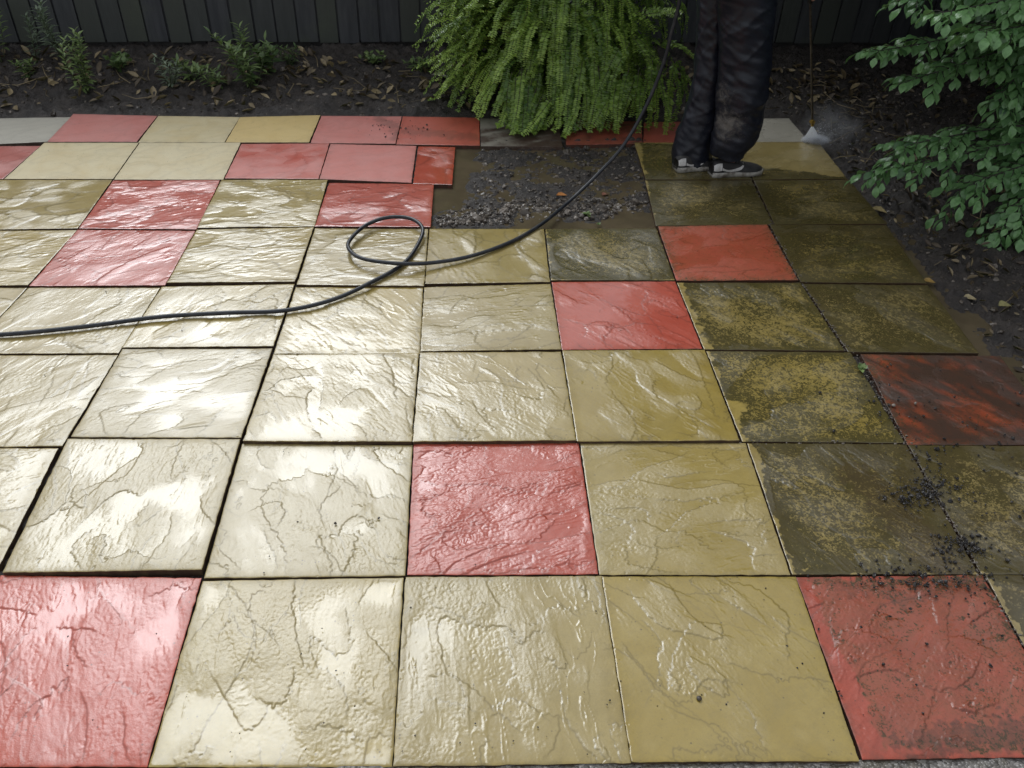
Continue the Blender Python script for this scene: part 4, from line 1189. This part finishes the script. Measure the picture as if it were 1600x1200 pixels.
# body under the clothes, one skin surface with two gripping hands
LDIR = None
NOZ = V(1269.5, 197, 4.20)
HND = V(1266, -4, 3.95)
LDIR = (HND-NOZ)/np.linalg.norm(HND-NOZ)
def skin_body():
    verts, edges, rad = [], [], []
    def add(p, rr, par=None):
        verts.append(tuple(p)); rad.append(rr)
        if par is not None: edges.append((par, len(verts)-1))
        return len(verts)-1
    pel = add((1.22, 3.92, .93), .13)
    sp = add((1.26, 3.92, 1.12), .105, pel); ch = add((1.31, 3.92, 1.28), .10, sp); nk = add((1.345, 3.92, 1.44), .055, ch)
    ja = add((1.375, 3.92, 1.52), .068, nk); hd = add((1.385, 3.92, 1.59), .085, ja); ht = add((1.38, 3.92, 1.66), .070, hd)
    add((1.465, 3.92, 1.545), .013, hd)                                   # nose
    for s_ in (-1, 1): add((1.375, 3.92+s_*.088, 1.575), .014, hd)         # ears
    def mid(y, xa, xb, Y): return tuple((V(xa, y, Y)+V(xb, y, Y))/2)
    for pts in ([(1.23, 3.82, .84), mid(100, 1130, 1198, 3.80), mid(200, 1122, 1182, 3.80), mid(240, 1112, 1150, 3.80), tuple(G(1150, 272)+np.array([0, 0, .024]))],
                [(1.17, 3.94, .84), mid(100, 1090, 1130, 3.91), mid(200, 1062, 1114, 3.91), mid(246, 1056, 1104, 3.91), tuple(G(1100, 263)+np.array([0, 0, .03]))]):
        p = pel
        for q_, rr in zip(pts, (.080, .050, .036, .026, .016)): p = add(q_, rr, p)
    def arm(sh, el, wr, grip, sgn):
        p = add(sh, .045, ch); p = add(el, .042, p); p = add(wr, .027, p)
        ax = LDIR; g = np.array(grip)
        inn = np.array(wr)-g; inn -= ax*np.dot(inn, ax); inn /= np.linalg.norm(inn)
        tn = np.cross(ax, inn)*sgn
        palm = add(g+inn*.040+tn*.008, .021, p)
        for k in range(4):
            off = ax*(.030-.020*k)
            ln = (.92, 1.0, .96, .80)[k]
            kn = add(g+off+inn*.034+tn*.012, .0105, palm)
            for a_, rr in ((70, .0092), (130, .0086), (190, .0080), (235, .0072)):
                a2 = math.radians(a_*ln)
                kn = add(g+off+(inn*math.cos(a2)+tn*math.sin(a2))*.023, rr, kn)
        th = add(g+ax*.028+inn*.034-tn*.014, .012, palm)
        th = add(g+ax*.040-tn*.026+inn*.008, .0105, th); add(g+ax*.052-tn*.020-inn*.012, .0088, th)
    arm((1.31, 3.73, 1.37), (1.27, 3.66, 1.10), tuple(GUN+np.array([-.06, -.07, .03])), GUN, 1)
    arm((1.33, 4.11, 1.37), (1.43, 4.15, 1.08), tuple(HND+np.array([-.02, .10, .05])), HND+LDIR*.03, -1)
    me = bpy.data.meshes.new('body'); me.from_pydata(verts, edges, []); me.update()
    o = bpy.data.objects.new('body', me); COL.objects.link(o)
    md = o.modifiers.new('Skin', 'SKIN'); md.use_smooth_shade = True
    if not me.skin_vertices: 
        bpy.context.view_layer.objects.active = o
    sv = me.skin_vertices[0].data if me.skin_vertices else None
    if sv is None:
        me.attributes.new('skin', 'FLOAT', 'POINT')
    else:
        for i_, rr in enumerate(rad): sv[i_].radius = (rr, rr); sv[i_].use_root = (i_ == 0)
    sb = o.modifiers.new('Subsurf', 'SUBSURF'); sb.levels = 1; sb.render_levels = 1
    me.materials.append(SKIN)
    for i_ in range(len(verts)): me.vertices[i_].co = Vector(verts[i_])-Vector(person.location)
    o.parent = person
    return o
skin_body()
# hooded waterproof jacket with sleeves
JKT = simple_mat('navy_jacket_cloth', (.014, .016, .026), .42, (30, .5, .015), (.010, .011, .018), 10)
jb = MB()
def ringtube(pts, rads, seg=28, fold=.005):
    v, q_, caps = tube_geo(spline(pts, len(pts)*6), np.interp(np.linspace(0, 1, len(pts)*6), np.linspace(0, 1, len(pts)), rads), seg)
    n = len(v)//seg
    fn = fnoise(n, seg, .6, .5, r, .03, .2, 1.0, 2.5, .5)
    cc = v.reshape(n, seg, 3); c0 = cc.mean(1, keepdims=True)
    cc = c0+(cc-c0)*(1+fold*10*fn[..., None]/2)
    jb.add_np(cc.reshape(-1, 3), q_)
ringtube([(1.20, 3.92, .90), (1.22, 3.92, 1.0), (1.26, 3.92, 1.15), (1.305, 3.92, 1.30), (1.325, 3.92, 1.39), (1.345, 3.92, 1.47)], [.185, .19, .19, .21, .195, .085])
ringtube([(1.31, 3.76, 1.37), (1.27, 3.66, 1.10), tuple(GUN+np.array([-.075, -.075, .035]))], [.092, .068, .048])
ringtube([(1.33, 4.08, 1.37), (1.43, 4.15, 1.08), tuple(HND+np.array([-.02, .12, .065]))], [.092, .068, .048])
jb.build('jacket', JKT, person)
hb = MB()
ang = np.linspace(0, 2*np.pi, 28, endpoint=False)
th_ = np.linspace(.02, 2.0, 14)
hv = np.stack([np.stack([1.375-.115*np.cos(t_)*0+(-.03)+.118*np.sin(t_)*np.cos(ang)*(.9), 3.92+.105*np.sin(t_)*np.sin(ang), 1.575+.125*np.cos(t_)+0*ang], -1) for t_ in th_])
hb.add_np(hv.reshape(-1, 3), np.concatenate([np.stack([i*28+np.arange(28), (i+1)*28+np.arange(28), (i+1)*28+(np.arange(28)+1) % 28, i*28+(np.arange(28)+1) % 28], 1) for i in range(13)]))
hb.build('hood', JKT, person)

# shoes
SHOE = simple_mat('black_suede', (.014, .013, .014), .6, (200, .4, .003), (.030, .027, .026), 25)
SOLE = simple_mat('dirty_white_rubber', (.42, .40, .36), .5, (120, .4, .003), (.12, .10, .08), 28)
MARK = simple_mat('dirty_white_leather', (.62, .60, .58), .45, None, (.40, .38, .36), 40)
def shoe(heel, toe, label=None):
    heel = np.array([heel[0], heel[1], 0.0]); toe = np.array([toe[0], toe[1], 0.0])
    d = toe-heel; L = np.linalg.norm(d); d /= L
    sd = np.array([d[1], -d[0], 0]) # to the camera side
    T = lambda v: heel+v[:, 0:1]*d*L+v[:, 1:2]*sd+v[:, 2:3]*np.array([0, 0, 1.0])
    # stations: along, half width, sole thickness, height of upper
    ST = [(0.0, .026, .022, .060), (.05, .034, .024, .075), (.15, .038, .024, .082), (.28, .036, .024, .080), (.40, .036, .023, .070), (.55, .042, .021, .060), (.70, .047, .020, .050), (.83, .046, .020, .042), (.93, .036, .021, .034), (.99, .018, .022, .026)]
    seg = 24
    ang = np.linspace(0, np.pi, seg)
    v = []
    for a_, w_, s_, h_ in spline(np.array(ST), 30):
        v.append(np.stack([np.full(seg, a_), w_*np.sign(np.cos(ang))*np.abs(np.cos(ang))**.7, .012+(h_-.012)*np.sin(ang)**.75], 1))
    V_ = np.array(v)
    so = empty('shoe', tuple(heel)); so.parent = person; so.location = Vector(heel)-person.location
    m_ = MB(); m_.add_np(T(V_.reshape(-1, 3)), grid_quads(30, seg)); 
    m_.l.extend([i for i in range(seg)]); m_.c.append(seg)
    m_.build('upper', SHOE, so)
    out = []
    for a_, w_, s_, h_ in spline(np.array(ST), 30): out.append((a_, w_+.004, s_))
    top = [(a_, w_, s_) for a_, w_, s_ in out]+[(a_, -w_, s_) for a_, w_, s_ in out[::-1]]
    n = len(top)
    cen = np.array([[.5, 0, 0]])
    t0 = np.array([(a_, w_, .001) for a_, w_, s_ in top]); t1 = np.array([(a_, w_*1.02, s_*.6) for a_, w_, s_ in top]); t2 = np.array(top); t3 = t2.copy(); t3[:, 1] *= .9; t3[:, 2] += .002
    al = np.concatenate([t0, t1, t2, t3])
    m_ = MB(); k = np.arange(n); k2 = (k+1) % n
    m_.add_np(T(al), np.concatenate([np.stack([i*n+k, i*n+k2, (i+1)*n+k2, (i+1)*n+k], 1) for i in range(3)]))
    m_.l.extend((np.arange(n)[::-1]).tolist()); m_.c.append(n)
    m_.l.extend((3*n+np.arange(n)).tolist()); m_.c.append(n)
    m_.build('sole', SOLE, so)
    # curved tick mark on the outer side and the pale heel tab
    def on_side(a_, z_):
        row = np.array([np.interp(a_, V_[:, 0, 0], V_[:, k, 1]) for k in range(seg//2)]); zz = np.array([np.interp(a_, V_[:, 0, 0], V_[:, k, 2]) for k in range(seg//2)])
        return np.interp(z_, zz, row)
    for name, up_, lo_, n2 in (('tick_mark', [(.16, .050), (.24, .040), (.34, .038), (.46, .045), (.58, .058)], [(.16, .038), (.26, .030), (.36, .027), (.50, .034), (.60, .058)], 16),
                               ('heel_tab', [(.012, .058), (.05, .066), (.10, .070), (.15, .070)], [(.012, .034), (.05, .034), (.10, .035), (.15, .038)], 8)):
        U_, L_ = spline(np.array(up_), n2), spline(np.array(lo_), n2)
        m_ = MB(); vv = []
        for u_, l_ in zip(U_, L_):
            for w_ in np.linspace(0, 1, 5):
                q_ = u_*(1-w_)+l_*w_
                vv.append((q_[0], on_side(q_[0], q_[1])+.0012, q_[1]))
        vv = np.array(vv)
        m_.add_np(T(vv), grid_quads(n2, 5)); m_.build(name, MARK, so)
    m_ = MB()
    for k in range(4):
        a_ = .36+.075*k; z_ = np.interp(a_, [s[0] for s in ST], [s[3] for s in ST])
        m_.tube(T(np.array([(a_, -.018, z_-.004), (a_+.01, 0, z_+.003), (a_+.02, .018, z_-.004)])), .0028, 6)
    m_.build('laces', SHOE, so)
shoe(G(1109, 274), G(1189, 268))
shoe(G(1054, 266), G(1124, 259))

# ------------------------------------------------------------------ lance, nozzle, water
BRASS = simple_mat('brass', (.55, .38, .10), .3, None, (.35, .24, .07), 60, metallic=1.0)
STEEL = simple_mat('worn_steel_tube', (.20, .18, .16), .45, None, (.10, .085, .07), 50, metallic=.8)
BLACKP = simple_mat('black_plastic', (.015, .015, .016), .4)
lroot = empty('spray_lance', tuple(NOZ)); tag(lroot, 'thin steel pressure lance with brass nozzle held close above the corner slab', 'spray lance')
mb = MB(); mb.tube(np.array([NOZ+LDIR*.045, HND, GUN+np.array([.0, 0, -.02])]), .0062, 10); mb.build('tube', STEEL, lroot)
mb = MB(); mb.tube(np.array([NOZ+LDIR*t_ for t_ in (.0, .006, .012, .018, .026, .032, .040, .048)]), [.006, .009, .009, .007, .0125, .0125, .008, .0075], 8)
for k in range(6):
    a_ = k*1.047; rv = np.array([math.cos(a_), math.sin(a_), 0])
    mb.tube(np.array([NOZ+LDIR*.020+rv*.011, NOZ+LDIR*.036+rv*.013]), .0032, 6)
mb.build('nozzle', BRASS, lroot)
mb = MB(); mb.tube(np.array([HND-LDIR*.03, HND-LDIR*.02, HND+LDIR*.10, HND+LDIR*.11]), [.009, .013, .013, .009], 12)
mb.build('foam_sleeve', BLACKP, lroot)
mb = MB(); mb.tube(np.array([GUN+LDIR*-.05, GUN, GUN+LDIR*.06, GUN+LDIR*.07+np.array([-.05, -.03, -.01]), GUN+np.array([-.10, -.06, .02])]), [.014, .017, .018, .017, .014], 12)
mb.build('trigger_grip', BLACKP, lroot)

def vol_mat(name, dens, scale, lo, hi):
    t = NT(name)
    tc = t.N('ShaderNodeTexCoord')
    v = t.N('ShaderNodeVolumePrincipled'); v.inputs['Color'].default_value = (.93, .95, 1, 1); v.inputs['Anisotropy'].default_value = .3
    gr = t.N('ShaderNodeTexGradient'); gr.gradient_type = 'SPHERICAL'
    t.L(tc.outputs['Object'], gr.inputs[0])
    f_ = t.ramp(t.noise(scale, 4, .6, tc.outputs['Object']), lo, hi)
    d_ = t.math('MULTIPLY', t.math('MULTIPLY', f_, gr.outputs['Fac']), dens)
    t.L(d_, v.inputs['Density'])
    t.L(v.outputs[0], t.out.inputs[1])
    return t.m
HIT = G(1269, 221, .004)
wroot = empty('water_spray', tuple(HIT)); tag(wroot, 'white fan of water from the brass nozzle with drifting mist', 'water spray')
jt = NT('water_fan')
jd = jt.N('ShaderNodeBsdfDiffuse'); jd.inputs[0].default_value = (.92, .94, .97, 1)
jl_ = jt.N('ShaderNodeBsdfTranslucent'); jl_.inputs[0].default_value = (.92, .94, .97, 1)
jm1 = jt.N('ShaderNodeMixShader'); jm1.inputs[0].default_value = .5
jt.L(jd.outputs[0], jm1.inputs[1]); jt.L(jl_.outputs[0], jm1.inputs[2])
jtr = jt.N('ShaderNodeBsdfTransparent'); jm2 = jt.N('ShaderNodeMixShader')
jt.L(jt.ramp(jt.noise(60, 4, .7, jt.pos(None, (1.6, 1.6, .25))), .12, .45), jm2.inputs[0])
jt.L(jtr.outputs[0], jm2.inputs[1]); jt.L(jm1.outputs[0], jm2.inputs[2])
jt.L(jm2.outputs[0], jt.out.inputs[0])
wb = MB(); seg = 24
ang = np.linspace(0, 2*np.pi, seg, endpoint=False)
ax_ = HIT-NOZ
sdv = np.array([1.0, -.1, 0]); sdv /= np.linalg.norm(sdv); fwd = np.array([.1, 1.0, 0])
rows = []
for t_ in np.linspace(0, 1, 10):
    w_ = .004+.050*t_; d_ = .004+.012*t_
    rows.append(NOZ+ax_*t_+np.cos(ang)[:, None]*w_*sdv+np.sin(ang)[:, None]*d_*fwd)
wv = np.concatenate(rows)
wb.add_np(wv, np.concatenate([np.stack([i*seg+np.arange(seg), i*seg+(np.arange(seg)+1) % seg, (i+1)*seg+(np.arange(seg)+1) % seg, (i+1)*seg+np.arange(seg)], 1) for i in range(9)]))
wb.l.extend(list(range(seg))[::-1]); wb.c.append(seg); wb.l.extend([9*seg+k for k in range(seg)]); wb.c.append(seg)
wb.build('jet', jt.m, wroot)
def puff(cen, rad, mat):
    me = bpy.data.meshes.new('mist'); me.from_pydata((ICOV*1.0).tolist(), [], ICOF.tolist()); me.materials.append(mat)
    o = bpy.data.objects.new('mist', me); COL.objects.link(o); o.parent = wroot
    o.location = Vector(cen)-wroot.location; o.scale = rad
puff(HIT+np.array([.10, .02, .06]), (.19, .16, .17), vol_mat('mist_puff', 6.0, 2.6, .35, .75))
puff(HIT+np.array([.015, 0, .010]), (.085, .05, .030), vol_mat('mist_burst', 320.0, 3.0, .3, .7))
# thrown droplets
dn_ = 260
r = np.random.default_rng(9)
az = r.uniform(-1.2, 1.2, dn_); rr = r.gamma(1.5, .05, dn_)
dp = HIT+np.stack([rr*np.cos(az), rr*np.sin(az)*.7, np.abs(r.normal(.0, .05, dn_))], 1)
ds = r.uniform(.0007, .0019, dn_)
vv = ICOV[None]*ds[:, None, None]+dp[:, None, :]
ff = (ICOF[None]+(np.arange(dn_)*len(ICOV))[:, None, None]).reshape(-1, 3)
DROP = simple_mat('water_drop', (.7, .72, .76), .1, None, (.6, .62, .66), 20)
o = mesh_np('droplets', vv.reshape(-1, 3), ff, np.full(len(ff), 3), DROP, wroot); tag(o, kind='stuff')
